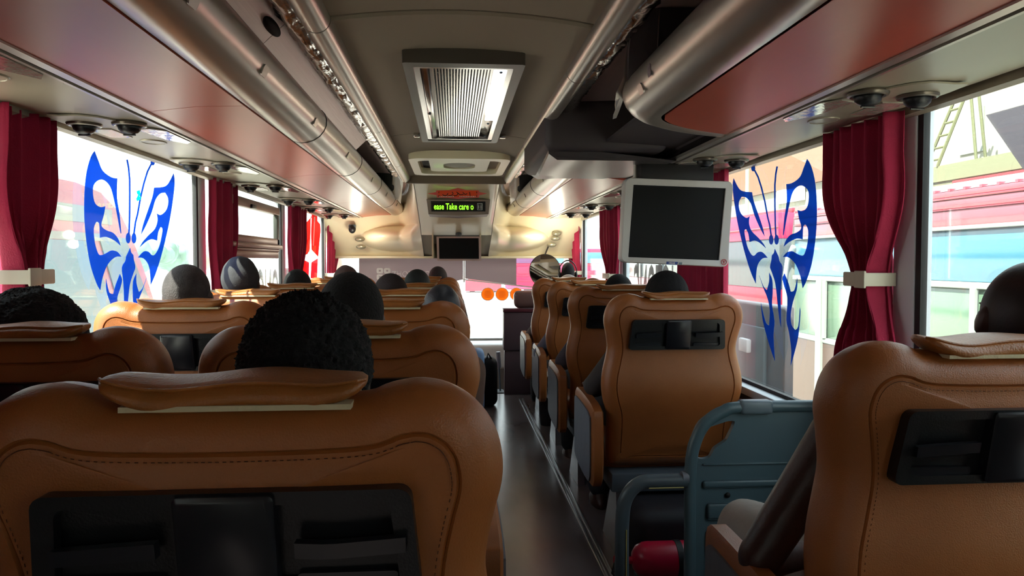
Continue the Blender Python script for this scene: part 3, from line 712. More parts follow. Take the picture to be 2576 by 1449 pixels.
def butterfly(s, Xg, label):
    root = thing('butterfly_decal', label, 'decal', (Xg, 3.0, 1.3))
    def W_(p):
        q = AX(*rb(*p), XR)
        if s > 0: return Vector((Xg-.001, q.y, q.z))
        return Vector((Xg+.001, q.y*1.035+.0, (q.z-1.27)*1.035+1.27))
    for nm, poly in (('upper_wing', WL), ('upper_wing', WR), ('body', BD), ('lower_wing', TL), ('lower_wing', TR), ('antenna_bulb', el(313, 577, 14, 32)), ('antenna_bulb', el(348, 577, 14, 32)), ('antenna', AN1), ('antenna', AN2), ('antenna_tip', el(196, 112, 13, 20))):
        pts = [W_(p) for p in (smooth_poly(poly) if len(poly) > 13 and nm not in ('antenna', 'antenna_bulb', 'antenna_tip') else poly)]
        tess = __import__('mathutils').geometry.tessellate_polygon([[Vector((p.y, p.z, 0)) for p in pts]])
        n = len(pts); off = Vector((-s*.0012, 0, 0))
        mb = MB(); mb.add(pts+[p+off for p in pts], [tuple(t) for t in tess]+[tuple(i+n for i in t) for t in tess]+[(i, (i+1) % n, (i+1) % n+n, i+n) for i in range(n)])
        mb.build(nm, bluefilm, root, 0)
butterfly(1, XR, 'blue butterfly sticker on the right window beside the big monitor')
butterfly(-1, XL, 'blue butterfly sticker on the left window ahead of the near curtain')
# red advert decal on the left
rd = thing('red_window_decal', 'red window decal with white four-pointed star between the front left curtains', 'decal', AX(785, 620, XL)[:])
def wf(px, py, d=0): q = AX(px, py, XL); return Vector((q.x+.001+d, q.y, q.z))
def wpoly(ps, name, m, d, root):
    pts = [wf(x, y, d) for x, y in ps]; tess = __import__('mathutils').geometry.tessellate_polygon([[Vector((p.y, p.z, 0)) for p in pts]])
    n = len(pts); off = Vector((.0012, 0, 0))
    return MB().add(pts+[p+off for p in pts], [tuple(t) for t in tess]+[tuple(i+n for i in t) for t in tess]+[(i, (i+1) % n, (i+1) % n+n, i+n) for i in range(n)]).build(name, m, root, 0)
for pg in ([(783, 537), (783, 548), (770, 560), (757, 640), (756, 646), (773, 639), (778.5, 628), (780.5, 585), (781, 548)], [(784, 537), (798, 541), (798, 556), (805, 564), (806, 580), (800, 646), (783.5, 628), (782, 585)], [(756, 650), (750, 700), (776, 700), (777, 660)], [(783, 660), (799, 650), (797, 700), (781, 700)]):
    wpoly(pg, 'red_field', redfilm, 0, rd)
wpoly([(789, 545), (792, 546), (788, 625), (786, 625)], 'white_line', whitefilm, .002, rd)
wpoly([(771, 618), (776, 596), (777, 633), (764, 638)], 'orange_patch', glassmat('orange_film', (.9, .35, .2), .05, .5, (.9, .4, .25)), .003, rd)
wpoly([(786, 618), (794, 618), (793, 636), (785, 632)], 'orange_patch', MATS.get('x') or bpy.data.materials['orange_film'], .003, rd)
cy_ = thing('cyan_sticker', 'tiny cyan sticker between the antennae of the left butterfly', 'sticker', AX(345, 492, XL)[:])
wpoly([(341, 481), (348, 478), (351, 488), (347, 495), (352, 494), (351, 502), (342, 506), (340, 500), (345, 490), (342, 487)], 'figure', glassmat('cyan_film', (.05, .7, .8), .03, .6, (.05, .75, .85)), .003, cy_)
# exterior lettering on both sides, seen reversed from within
for s, Xg, yc, zc, lab in ((-1, XL, 5.18, .99, 'tall grey outside lettering seen reversed on the left windows below the sliding vent'), (1, XR, 4.6, 1.02, 'grey outside lettering seen reversed on the right window below the big monitor')):
    rt2 = thing('window_lettering', lab, 'lettering', (Xg, yc, zc))
    c5 = Vector((Xg+s*.021, yc, zc))
    # read from outside; front of the bus is to the reader's left on the left side, to the right on the right side
    textmesh('ZHONGTONG' if s < 0 else 'ZHONGTONG', .42, (lambda a, b, d: (c5.x, c5.y-a, c5.z+b)) if s < 0 else (lambda a, b, d: (c5.x, c5.y+a, c5.z+b)), greyfilm, rt2, 'letters', sx=.62, sy=1.35, bold=.006)
# sliding vent window left
sv = thing('sliding_vent_frame', 'pinkish aluminium sliding vent frame in the third left window', 'window frame', (XL, 4.9, 1.45))
vm = mat('vent_frame_metal', '#8a6257', .35, metal=.3)
def vbar(y0, y1, z0, z1, dx=.03, name='bar', m=vm): return MB().box(XL+.002, XL+.002+dx, y0, y1, z0, z1, .005).build(name, m, sv)
vbar(4.3, 5.50, 1.60, 1.655, .035, 'top_bar'); vbar(5.44, 5.50, 1.36, 1.60, .03, 'post', mat('vent_post', '#4c4a45', .5)); vbar(4.3, 5.5, 1.385, 1.43, .03, 'lower_bar')
vbar(4.3, 5.52, 1.355, 1.385, .05, 'grip_bar'); vbar(4.3, 5.5, 1.335, 1.355, .03, 'lower_bar'); vbar(4.3, 5.45, 1.29, 1.335, .035, 'bottom_bar')
MB().box(XL+.004, XL+.006, 4.3, 5.44, 1.43, 1.60).build('vent_glass', glass, sv, 0)
MB().box(XL+.03, XL+.05, 4.72, 4.82, 1.60, 1.625, .004).build('latch', blackpl, sv)

# ------------------------------------------------------------------ curtains
def curtain(s, Xw, y0, y1, ytie, wtie, ztie, label, zb=.66, wbot=1.0, tie=True, seed=0, amp=.022, pleats=9, ztop=1.705):
    root = thing('window_curtain', label, 'curtain', (Xw-s*.05, (y0+y1)/2, ztop), 'maroon curtains on the %s windows' % ('left' if s < 0 else 'right'))
    NZ, NY = 46, 120; rows = []
    yc0 = (y0+y1)/2; w0 = (y1-y0)/2
    for i in range(NZ+1):
        z = ztop-(ztop-zb)*i/NZ
        if tie:
            if z > ztie:
                t = (ztop-z)/(ztop-ztie); k = t**2.2; k = k*k*(3-2*k) if t < .999 else 1
                w = w0*(1-k)+wtie/2*k; c = yc0*(1-k)+ytie*k
                if .25 < t < .9: w *= 1+.10*math.sin((t-.25)/.65*math.pi)
            else:
                t = min(1, (ztie-z)/(ztie-zb)); k = min(1, t*2.1); k = k*k*(3-2*k); w = wtie/2*(1-k)+w0*.80*wbot*k; c = ytie*(1-k)+(yc0*.5+ytie*.5)*k
        else: w, c = w0*(1+.05*i/NZ), yc0
        dens = w0/max(w, .02); row = []
        for j in range(NY+1):
            v = -1+2*j/NY; ph = v*pleats*math.pi+seed+.6*noise.noise(Vector((v*3, z*1.5, seed)))
            a = amp*(1+.35*min(dens-1, 2.0))*(.75+.5*noise.noise(Vector((v*5, seed, z))))
            x = Xw-s*(.045+a*math.sin(ph)+.012*math.sin(v*5+seed))
            y = c+w*v+.006*math.cos(ph*1.0)
            row.append((x, y, z))
        rows.append(row)
    o = MB().grid(rows).build('cloth', curtm, root, 80)
    md = o.modifiers.new('thick', 'SOLIDIFY'); md.thickness = .003
    if tie:
        a, b = ytie-wtie/2-.006, ytie+wtie/2+.006; xo = Xw-s*.045
        MB().box(*sorted((xo-s*.055, xo-s*.050)), a, b, ztie-.022, ztie+.022, .002).build('tieback', tiem, root)
        MB().box(*sorted((xo-s*.06, xo-s*.052)), a-.003, a+.055, ztie-.026, ztie+.026, .003).build('tieback_clasp', tiem, root)
        for yy_ in (a, b): MB().box(*sorted((xo-s*.055, Xw-s*.004)), yy_-.003, yy_+.003, ztie-.02, ztie+.02, .001).build('tieback_side', tiem, root)
    return root
curtain(-1, XL, 2.13, 2.46, 2.25, .12, 1.225, 'maroon curtain tied with a cream band at the near left edge', seed=.3, amp=.03, pleats=6)
curtain(-1, XL, 3.94, 4.42, 4.12, .26, 1.10, 'maroon curtain behind the capped head, left of the vent window', seed=1.3, pleats=5, zb=.75)
curtain(-1, XL, 5.80, 6.35, 5.98, .26, 1.13, 'maroon curtain with cream band beside the red window decal', seed=2.1, pleats=6)
curtain(-1, XL, 7.62, 8.15, 7.70, .26, 1.13, 'foremost left maroon curtain beside the cream front pillar', seed=2.9, pleats=6, ztop=1.64)
curtain(1, XR, 2.05, 2.47, 2.185, .11, 1.215, 'maroon curtain tied with a white clasp between the near right windows', seed=.9, amp=.03, pleats=7)
curtain(1, XR, 3.40, 4.10, 3.7, .3, 1.2, 'wide maroon curtain hanging loose behind the big monitor', tie=False, seed=1.7, pleats=12, amp=.018)
curtain(1, XR, 5.72, 6.35, 5.90, .26, 1.15, 'maroon curtain showing just left of the big monitor', seed=2.6, pleats=6)
curtain(1, XR, 7.62, 8.15, 7.70, .26, 1.15, 'foremost right maroon curtain near the round mirror', seed=3.2, pleats=6, ztop=1.64)

curtain(-1, XL, -.7, 1.72, 0, .3, 1.2, 'added unseen maroon curtain shading the rear left window', tie=False, seed=4.1, pleats=30, amp=.018)  # unseen curtain added to keep sun and sky light off the rear seats
curtain(1, XR, -.2, .75, 0, .3, 1.2, 'added unseen maroon curtain shading the rear right window', tie=False, seed=4.6, pleats=14, amp=.018)  # added out of view as well, dims daylight from the rear right
# ------------------------------------------------------------------ seats
HALF = [(0, .375), (.15, .375), (.245, .378), (.272, .40), (.277, .46), (.276, .54), (.280, .61), (.298, .67), (.307, .73), (.303, .79), (.287, .86), (.281, .905), (.290, .96), (.300, 1.005), (.300, 1.04), (.291, 1.075), (.270, 1.106), (.238, 1.127), (.205, 1.134), (.178, 1.131), (.160, 1.126), (.140, 1.119), (.08, 1.116), (0, 1.115)]
def bcurve(z): return -(z-1.0)*.13-.022*math.exp(-((z-.70)/.13)**2)+.012*math.exp(-((z-.90)/.10)**2)
def back_outline():
    pts = catmull([Vector((a, b, 0)) for a, b in HALF], 4)
    r_ = [(p.x, p.y) for p in pts]; l_ = [(-a, b) for a, b in r_[::-1]][1:-1]
    return r_+l_
OUT = back_outline()
def inset(out, e):
    n = len(out); res = []
    for i in range(n):
        a = Vector(out[i-1]); b = Vector(out[(i+1) % n]); t = (b-a).normalized(); nn = Vector((-t.y, t.x))
        p = Vector(out[i])+nn*e; res.append((p.x, p.y))
    return res
TR_, TF_ = .062, .085
def make_back(mb):
    n = len(OUT); V = []; 
    es = [0, .003, .010, .020, .032, .044, .050, .053, .056, .066]
    rings = {}
    for sd_, T in ((-1, TR_), (1, TF_)):
        L_ = []
        for e in es:
            d = T*math.sqrt(max(0, 1-(1-min(e, .055)/.055)**2))
            if abs(e-.053) < .001: d -= .005
            L_.append([(a, bcurve(b)+sd_*d, b) for a, b in inset(OUT, e)])
        base = inset(OUT, .066)
        for k in (.2, .45, .7, .9, 1.0):
            q = []
            for a, b in base:
                zc = min(max(b, .50), 1.0); a2 = a*(1-k); b2 = b*(1-k)+zc*k
                q.append((a2, bcurve(b2)+sd_*(T+.010*math.sin(min(1, k*1.2)*math.pi/2)), b2))
            L_.append(q)
        rings[sd_] = L_
    allr = rings[-1][::-1]+rings[1][1:]
    V = [p for r in allr for p in r]
    F = [(i*n+j, i*n+(j+1) % n, (i+1)*n+(j+1) % n, (i+1)*n+j) for i in range(len(allr)-1) for j in range(n)]
    return mb.add(V, F)
def onrear(x, z, d): return (x, bcurve(z)-TR_-.010-d, z)
def make_seat(kind):
    root = thing('passenger_seat', '', 'seat')
    make_back(MB()).build('backrest', leather, root, 50)
    # tray / handle unit
    zc, hh = .962, .128
    o_ = [(a*(1-.03*(b/.07)), zc+b) for a, b in rrect(.402, hh, .014, 4)]; i_ = [(a*(1-.04*(b/.07)), zc+b) for a, b in rrect(.356, hh-.030, .010, 4)]
    mb = MB(); frame(mb, o_, i_, onrear, -.01, .016); tp = mb.build('handle_recess', blackpl, root, 40)
    MB().prism([onrear(a, b, .0015) for a, b in i_], (0, .012, 0)).build('recess_plate', blackpl, tp, 0)
    b_ = MB(); pts = rrect(.104, hh-.006, .006, 3)
    V = [onrear(a, zc+b, -.005) for a, b in pts]+[onrear(a, zc+b, .021) for a, b in pts]+[onrear(a*.93, zc+b*.93, .024) for a, b in pts]; n = len(pts)
    b_.add(V, [(i+k*n, (i+1) % n+k*n, (i+1) % n+(k+1)*n, i+(k+1)*n) for k in (0, 1) for i in range(n)]+[tuple(2*n+i for i in range(n))]).build('centre_block', blockpl, root, 40)
    for s in (-1, 1):
        x0, x1 = (.072, .190) if s > 0 else (-.180, -.072)
        rows = []
        for k in range(9):
            t = k/8; x = x0+(x1-x0)*t; zz = zc-.004+(.008*abs(t-.3) if s > 0 else .006*t)
            rows.append([onrear(x, zz-.009, .012), onrear(x, zz-.009, .026), onrear(x, zz+.009, .026), onrear(x, zz+.009, .012), onrear(x, zz-.009, .012)])
        q = MB().grid(rows); q.add(rows[0][:4], [(0, 1, 2, 3)]); q.add(rows[-1][:4], [(0, 1, 2, 3)]); q.build('pull_handle', blockpl, root, 40)
        MB().box(s*.14-.05, s*.14+.05, 0, .01, 0, .001)
        V = [onrear(s*.125+a, .915+b, .003) for a, b in rrect(.11, .022, .004, 2)]
        MB().prism(V, (0, -.006, 0)).build('pocket_ledge', blockpl, root, 40)
    # lining flap and headrest pad on top
    MB().sweepY([(-.115, 1.108), (.130, 1.108), (.130, 1.114), (-.115, 1.114)], -.066, .03, True).build('lining_flap', lining, root)
    mb = MB(); rows = []; NS = 36
    for k in range(NS+1):
        s = -1+2*k/NS; x = .143*s; e = max(0, 1-abs(s)**3.2); h = .004+.0135*e**.6; dd = .018+.045*e**.5
        z = 1.119+.020*abs(s)**2.4+.005*math.sin(s*4+1); row = []
        for j in range(16):
            th = 2*math.pi*j/16; c_, s_ = math.cos(th), math.sin(th)
            row.append((x, -.030+dd*math.copysign(abs(c_)**.8, c_)+.03*(1-abs(s)**2)-.02*(abs(s)**2)*0, z+h*math.copysign(abs(s_)**.8, s_)+.18*(dd*c_)*.35))
        row.append(row[0]); rows.append(row)
    mb.grid(rows); mb.add(rows[0][:16], [tuple(range(16))]); mb.add(rows[-1][:16], [tuple(range(16))])
    pad = mb.build('headrest_pad', leather_pad, root, 60)
    pip = []
    for k in range(NS+1):
        r_ = rows[k]; pip.append(Vector(r_[6])+Vector((0, -.001, .001)))
    MB().tube(pip, .0022, 6).build('piping', leather_pad, pad, world=False)
    # front pillow below the pad
    MB().box(-.15, .15, .02, .085, .98, 1.10, .028, 4).build('front_pillow', leather_pad, root, 50)
    # cushion, frame, legs
    MB().box(-.275, .275, .07, .56, .33, .47, .045, 4).build('seat_cushion', leather, root, 50)
    MB().box(-.27, .27, -.03, .50, .285, .365, .008).build('seat_frame', greymet, root)
    for xx in (-.22, .20):
        mb = MB(); mb.prism([(xx-.02, .02, .29), (xx-.02, .12, .29), (xx-.02, .30, .0), (xx-.02, .0, .0)], (.04, 0, 0)); mb.build('leg', alu, root)
    sides = {'single': (-1, 1), 'aisle': (-1, 1), 'window': (-1,)}[kind]
    for s in sides:
        xa, xb = sorted((s*.302, s*.352)); arm = MB(); y0 = .0
        prof = [(-.02, .335), (-.02, .60), (.0, .635), (.10, .655), (.38, .665), (.43, .655), (.445, .62), (.44, .40), (.40, .33), (.10, .30)]
        pr = catmull([Vector((a, b, 0)) for a, b in prof], 3, True)
        V = []; n = len(pr); cxy = Vector((.21, .48, 0))
        for xx, sc in ((xa, .94), (xa+.008, 1.0), (xb-.008, 1.0), (xb, .94)):
            for p in pr: q = cxy+(p-cxy)*sc; V.append((xx, q.x, q.y))
        arm.add(V, [(k*n+i, k*n+(i+1) % n, (k+1)*n+(i+1) % n, (k+1)*n+i) for k in range(3) for i in range(n)]+[tuple(range(n)), tuple(3*n+i for i in range(n))])
        ar = arm.build('armrest', leather, root, 50)
        outer = xa if s < 0 else xb
        V = [(outer+s*.001, (cxy+(p-cxy)*.86).x, (cxy+(p-cxy)*.86).y-.01) for p in pr]
        MB().prism(V, (s*.006, 0, 0)).build('side_cover', greyfab, ar, 40, world=False)
    return root
protos = {}
def put_seat(kind, x, y, label, group, rz=0, det=True):
    if kind not in protos: protos[kind] = o = make_seat(kind)
    else: o = copy_tree(protos[kind])
    o.location = (x, y, 0); o.rotation_euler.z = R(rz); o['label'] = label; o['group'] = group; o['category'] = 'seat'
    return o
AI, WI = -.242, -.925
GL, GW, GR = 'orange leather aisle seats on the left', 'orange leather window seats on the left', 'single orange leather seats on the right'
LX = [('near', .88, 'huge orange leather seat back filling the lower left foreground'),
      ('B', 1.63, 'orange leather aisle seat just ahead of the foreground seat, behind the curly-haired head'),
      ('C', 2.58, 'third orange aisle seat back, its head pad right of the broad dark head'),
      ('D', 3.53, 'fourth orange aisle seat, mostly hidden behind the head leaning into the aisle'),
      ('E', 4.48, 'fifth orange aisle seat, behind the dark rounded head in the middle'),
      ('F', 5.43, 'sixth orange aisle seat, its rounded shoulder above the leaning head'),
      ('G', 6.38, 'foremost orange aisle seat, just under the blind hem by the bright aisle')]
for k, y, lab in LX: put_seat('aisle', AI, y, lab, GL)
for y, lab, x in ((1.63, 'orange window seat at the left edge with the big dark head above it', -.905), (2.64, 'sunlit orange window seat with its left shoulder below the blue butterfly', WI), (3.53, 'orange window seat with the capped head above it', WI-.02), (4.48, 'orange window seat with a dark-haired head beside the red decal', WI-.02), (5.43, 'orange window seat second from the front on the left', WI-.02), (6.38, 'foremost orange window seat on the left', WI-.02)):
    put_seat('window', x, y, lab, GW)
for y, lab in ((1.225, 'large orange leather seat back cut off by the right edge'), (3.10, 'complete orange leather single seat with black handle unit beneath the big monitor'), (4.10, 'single orange seat directly ahead of the complete one'), (5.02, 'fourth single orange seat from the right edge'), (6.0, 'foremost single orange seat by the mauve cabinet')):
    put_seat('single',   .935 if y < 2 else .94, y, lab, GR)
# stitching on the two nearest seat backs
def stitches(seat_loc):
    mb = MB(); ring = inset(OUT, .061); n = len(ring); acc = 0
    for i in range(n):
        a = Vector(ring[i]); b = Vector(ring[(i+1) % n])
        L_ = (b-a).length
        if a.y < .5 or L_ < 1e-5: continue
        m = max(1, int(L_/.0065)); t = (b-a).normalized()
        for k in range(m):
            p = a+(b-a)*((k+.5)/m); q = Vector((seat_loc[0]+p.x, seat_loc[1]+bcurve(p.y)-TR_-.0022, p.y)); d = Vector((t.x, 0, t.y))*.0019; w_ = Vector((-t.y, 0, t.x))*.0006
            mb.add([q-d-w_, q+d-w_, q+d+w_, q-d+w_, q-d*.9+Vector((0, -.001, 0)), q+d*.9+Vector((0, -.001, 0))], [(0, 1, 5, 4), (3, 4, 5, 2), (0, 4, 3), (1, 2, 5)])
    return mb
for o in [q for q in COL.objects if q.name.startswith('passenger_seat') and q.parent is None and q.location.y < 1.3]:
    stitches(o.location).build('stitching', stitchm, o, 0, kind='stuff')

# ------------------------------------------------------------------ people
def remesh(mb, vox, name, m, parent, smooth_it=4, facecut=None):
    me = bpy.data.meshes.new('tmp'); me.from_pydata(mb.v, [], mb.f)
    o = bpy.data.objects.new('tmp', me); COL.objects.link(o)
    r_ = o.modifiers.new('r', 'REMESH'); r_.mode = 'VOXEL'; r_.voxel_size = vox
    sm = o.modifiers.new('s', 'SMOOTH'); sm.iterations = smooth_it; sm.factor = .5
    dg = bpy.context.evaluated_depsgraph_get(); ev = bpy.data.meshes.new_from_object(o.evaluated_get(dg)); ev.name = name
    bpy.data.objects.remove(o)
    if facecut:
        bm = bmesh.new(); bm.from_mesh(ev); bmesh.ops.delete(bm, geom=[v for v in bm.verts if facecut(v.co)], context='VERTS'); bm.to_mesh(ev); bm.free()
    ev.materials.clear(); ev.materials.append(m); ev.shade_smooth()
    q = bpy.data.objects.new(name, ev); COL.objects.link(q); q.parent = parent; return q
def limb(mb, pts, rs):
    P = [Vector(p) for p in pts]
    for i in range(len(P)-1):
        n = 7
        mb.tube([P[i].lerp(P[i+1], k/n) for k in range(n+1)], [rs[i]+(rs[i+1]-rs[i])*k/n for k in range(n+1)], 14)
    for p, r_ in zip(P, rs): mb.ell(p, (r_, r_, r_), 14, 9)
LEFT_KNEE = {'near': (-.30, .72, .44), 'wide': (-.21, .62, .55)}
ARMS = {'lap': dict(sh=(.165, .175, .93), el=(.235, .24, .70), wr=(.12, .47, .60), ha=(.08, .55, .575)),
        'tuck': dict(sh=(.150, .175, .93), el=(.165, .20, .80), wr=(.08, .42, .74), ha=(.03, .48, .73)),
        'wide': dict(sh=(.170, .175, .93), el=(.315, .24, .73), wr=(.30, .45, .70), ha=(.28, .54, .69)),
        'near': dict(sh=(.275, .20, .95), el=(.43, .16, .56), wr=(.22, .44, .50), ha=(.14, .53, .50))}
HC = Vector((0, .205, 1.125))
def hand(mb, w_, h_, s):
    w_ = Vector(w_); h_ = Vector(h_); d = (h_-w_).normalized(); sidev = d.cross(Vector((0, 0, 1))).normalized(); dn = Vector((0, 0, -1))
    limb(mb, [w_, w_+d*.05], [.026, .030]); mb.ell(w_+d*.055, (.036, .04, .018), 12, 8)
    for k, L_ in enumerate((.066, .078, .072, .056)):
        b = w_+d*.085+sidev*((k-1.5)*.023); limb(mb, [b-d*.02, b+d*L_*.5, b+d*L_*.85+dn*.02], [.0105, .0095, .008])
    b = w_+d*.03+sidev*(-s*.03); limb(mb, [b, b+d*.03-sidev*(s*.02), b+d*.055-sidev*(s*.022)+dn*.012], [.012, .011, .009])
def body_mesh(kind):
    A = ARMS[kind]; mb = MB()
    mb.ell((0, .20, .56), (.155, .12, .13)); mb.ell((0, .165, .70), (.145, .105, .15)); mb.ell((0, .16, .86), (.165, .105, .13)); mb.ell((0, .17, .93), (.15, .075, .06))
    limb(mb, [(0, .165, .94), (0, .19, 1.06)], [.062, .052])
    for s in (-1, 1):
        A = ARMS[kind] if s < 0 or kind == 'tuck' else ARMS['lap']; kn = LEFT_KNEE.get(kind, (-.13, .62, .55)) if s < 0 else (.13, .62, .55)
        f = lambda p: (s*p[0], p[1], p[2])
        limb(mb, [(s*.10, .17, .95), f(A['sh']), f(A['el']), f(A['wr'])], [.05, .060, .046, .030] if kind == 'near' else [.05, .056, .040, .027]); hand(mb, f(A['wr']), f(A['ha']), s)
        limb(mb, [(s*.09, .22, .545), kn, (kn[0], kn[1]+.02, .12)], [.088, .062, .040])
        mb.ell((kn[0], kn[1]+.07, .055), (.045, .12, .045)); mb.ell((kn[0], kn[1]+.02, .08), (.04, .05, .05))
    c = HC
    mb.ell(c+Vector((0, -.008, .02)), (.076, .092, .092), 24, 16); mb.ell(c+Vector((0, .028, -.035)), (.060, .062, .078), 20, 12)
    mb.ell(c+Vector((0, .078, -.09)), (.028, .020, .020)); limb(mb, [c+Vector((0, .092, .02)), c+Vector((0, .112, -.025))], [.008, .014])
    mb.ell(c+Vector((0, .090, .028)), (.05, .012, .010)); mb.ell(c+Vector((0, .098, -.058)), (.024, .010, .010))
    for s in (-1, 1): mb.ell(c+Vector((s*.078, .0, -.01)), (.012, .020, .032)); mb.ell(c+Vector((s*.082, -.008, .0)), (.010, .014, .022))
    return mb
def clothes_mesh(kind, part):
    A = ARMS[kind]; mb = MB(); g_ = .013
    if part == 'shirt':
        mb.ell((0, .20, .56), (.155+g_, .12+g_, .12)); mb.ell((0, .165, .70), (.145+g_, .105+g_, .15)); mb.ell((0, .16, .86), (.165+g_, .105+g_, .13)); mb.ell((0, .17, .93), (.15+g_, .08+g_, .065))
        for s in (-1, 1):
            A = ARMS[kind] if s < 0 or kind == 'tuck' else ARMS['lap']; f = lambda p: Vector((s*p[0], p[1], p[2])); e = f(A['el']); w = f(A['wr'])
            if kind == 'near' and s < 0: limb(mb, [Vector((s*.10, .17, .95)), f(A['sh']), f(A['sh']).lerp(e, .06)], [.062, .060, .058])
            else: limb(mb, [Vector((s*.10, .17, .95)), f(A['sh']), e, e.lerp(w, .85)], [.062, .069, .055, .040])
    else:
        mb.ell((0, .21, .545), (.168, .13, .115))
        for s in (-1, 1):
            kn = Vector(LEFT_KNEE.get(kind, (-.13, .62, .55)) if s < 0 else (.13, .62, .55)); limb(mb, [Vector((s*.09, .22, .545)), kn+Vector((0, .01, 0)), kn+Vector((0, .03, -.41))], [.102, .080, .062])
    return mb
def hair_mesh(kind):
    mb = MB(); c = HC+Vector((0, -.008, .02))
    r_ = {'afro': (.090, .102, .102), 'big': (.112, .118, .106), 'short': (.083, .099, .100), 'close': (.0795, .0955, .0965), 'braids': (.095, .107, .106), 'cap': (.088, .106, .104), 'beanie': (.094, .108, .108)}[kind]
    nu, nv = (150, 90) if kind in ('afro', 'big') else (56, 36); off = Vector((0, -.012 if kind in ('afro', 'big', 'braids') else -.009, .006))
    rows = []
    for j in range(nv+1):
        ph = math.pi*.70*j/nv
        row = []
        for i in range(nu+1):
            th = 2*math.pi*(i % nu)/nu
            d = Vector((math.sin(ph)*math.cos(th), math.sin(ph)*math.sin(th), math.cos(ph)))
            k = 1.0
            if kind == 'afro': k += .04*noise.noise(d*7)+.045*noise.noise(d*24)+.04*noise.noise(d*55)
            if kind == 'big': k += .06*noise.noise(d*4)+.02*noise.noise(d*20)+.025*noise.noise(d*50)
            if kind == 'braids': k += .025*abs(math.sin(th*9+2*ph))-.01
            if kind == 'cap': k += .03*noise.noise(d*3+Vector((3, 1, 0)))+.05*max(0, d.z)**3
            # hair line rises at the face
            ph2 = ph*(1-.42*max(0, math.sin(th))**1.5); d2 = Vector((math.sin(ph2)*math.cos(th), math.sin(ph2)*math.sin(th), math.cos(ph2)))
            row.append(tuple(c+off+Vector((d2.x*r_[0], d2.y*r_[1], d2.z*r_[2]))*k))
        rows.append(row)
    last = [tuple(c+(Vector(p)-c)*.86) for p in rows[-1]]; rows.append(last)
    mb.grid(rows); return mb
BODY = {}; CL = {}; HAIR = {}
def person(x, y, label, kind='lap', hair='short', hm=None, shirt='#20242e', trou='#2a2a30', skin=None, sc=1.0, hs=1.0, dz=0, rot=0, lean=0, headdx=0, extra=None, tilt=0):
    root = thing('person', label, 'person', (x, y, 0))
    if kind not in BODY:
        b = remesh(body_mesh(kind), .0085, 'body', skin or skin_a, root, 3); BODY[kind] = b.data
        s_ = remesh(clothes_mesh(kind, 'shirt'), .013, 'shirt', capm, root, 6, lambda co: (co-Vector((0, .18, 1.03))).length < .075); CL[kind+'s'] = s_.data; bpy.data.objects.remove(s_)
        t_ = remesh(clothes_mesh(kind, 't'), .013, 'trousers', capm, root, 6); CL[kind+'t'] = t_.data; bpy.data.objects.remove(t_); bpy.data.objects.remove(b)
    b = bpy.data.objects.new('body', BODY[kind]); COL.objects.link(b); b.parent = root
    if skin:
        b.data = BODY[kind] if False else b.data; b.material_slots[0].link = 'OBJECT'; b.material_slots[0].material = skin
    for key, nm, colr in (('s', 'shirt', shirt), ('t', 'trousers', trou)):
        q = bpy.data.objects.new(nm, CL[kind+key]); COL.objects.link(q); q.parent = root
        mname = 'cloth_'+colr.strip('#'); mm = MATS.get(mname) or mat(mname, colr, .85, bump=.3, scale=40, var=.1)
        q.material_slots[0].link = 'OBJECT'; q.material_slots[0].material = mm
    if hair not in HAIR:
        h = hair_mesh(hair).build('hair', hairm, root, 80, world=False); HAIR[hair] = h.data; bpy.data.objects.remove(h)
    h = bpy.data.objects.new({'cap': 'cap', 'beanie': 'beanie'}.get(hair, 'hair'), HAIR[hair]); COL.objects.link(h); h.parent = root
    h.material_slots[0].link = 'OBJECT'; h.material_slots[0].material = hm or hairm
    if hs != 1:
        h.scale = (hs,)*3; h.location = (HC+Vector((0, 0, .02)))*(1-hs)
    for s in (-1, 1):
        e = MB().ell(HC+Vector((s*.030, .079, .008)), (.012, .012, .010), 10, 7).build('eye', eyem, root, 60, world=False)
    root.scale = (sc, sc, sc); root.location.z = dz; root.rotation_euler = (R(tilt), R(lean), R(rot))
    return root
# head tops come out at about z = 1.24*sc+dz ; heads sit .20 ahead of the seat row
person(AI+.03, .90, 'person with a curly black afro in the foreground left seat', hair='afro', shirt='#31303a', hs=1.03, dz=-.03)
person(-.275, 1.83, 'person with a broad head of short black hair behind the afro, second aisle seat', hair='short', shirt='#b7b0ae', hs=1.06, dz=-.015)
person(-.99, 1.63, 'person with a big mass of dark hair at the left edge', hair='big', shirt='#22222c', hs=1.06, skin=skin_b, dz=-.055)
person(-.965, 2.58, 'person with close-cropped greying hair under the left butterfly', hair='close', hm=hairg, shirt='#3c4148', dz=.012, skin=skin_b)
person(-.31, 3.53, 'person with a dark brown crop left of the leaning head, fourth aisle seat', hair='close', hm=mat('brown_crop', '#2a1d1c', .85, bump=.6, scale=200), shirt='#2f2a30', dz=-.045, hs=1.08)
person(-1.04, 3.53, 'person in a charcoal cloth cap beside the second left curtain', hair='cap', hm=capm, shirt='#25272c', dz=.035, sc=1.0)
lp_ = person(-.135, 2.60, 'person with a smooth blue-black head leaning into the aisle, third aisle seat', 'tuck', 'close', mat('blue_black_crop', '#23262e', .45, bump=.3, scale=220), '#5c4238', '#5f7aa0', hs=1.08, dz=-.055, sc=.99, lean=4.5); lp_.scale = (.86, .99, .99)
person(-.86, 4.48, 'person with dark hair leaning sideways in front of the red window decal', hair='short', shirt='#34323a', dz=-.025, lean=-5)
person(-.225, 4.48, 'person with a round dark green-black head in the middle of the coach', hair='short', hm=mat('green_black_hair', '#14191a', .7, bump=.7, scale=200), shirt='#2c3036', dz=-.03)
person(-.80, 5.43, 'person with a brown knit beanie near the front left window', hair='beanie', hm=mat('brown_knit', '#4a3634', .9, bump=.8, scale=90), shirt='#3a3436', dz=-.02)
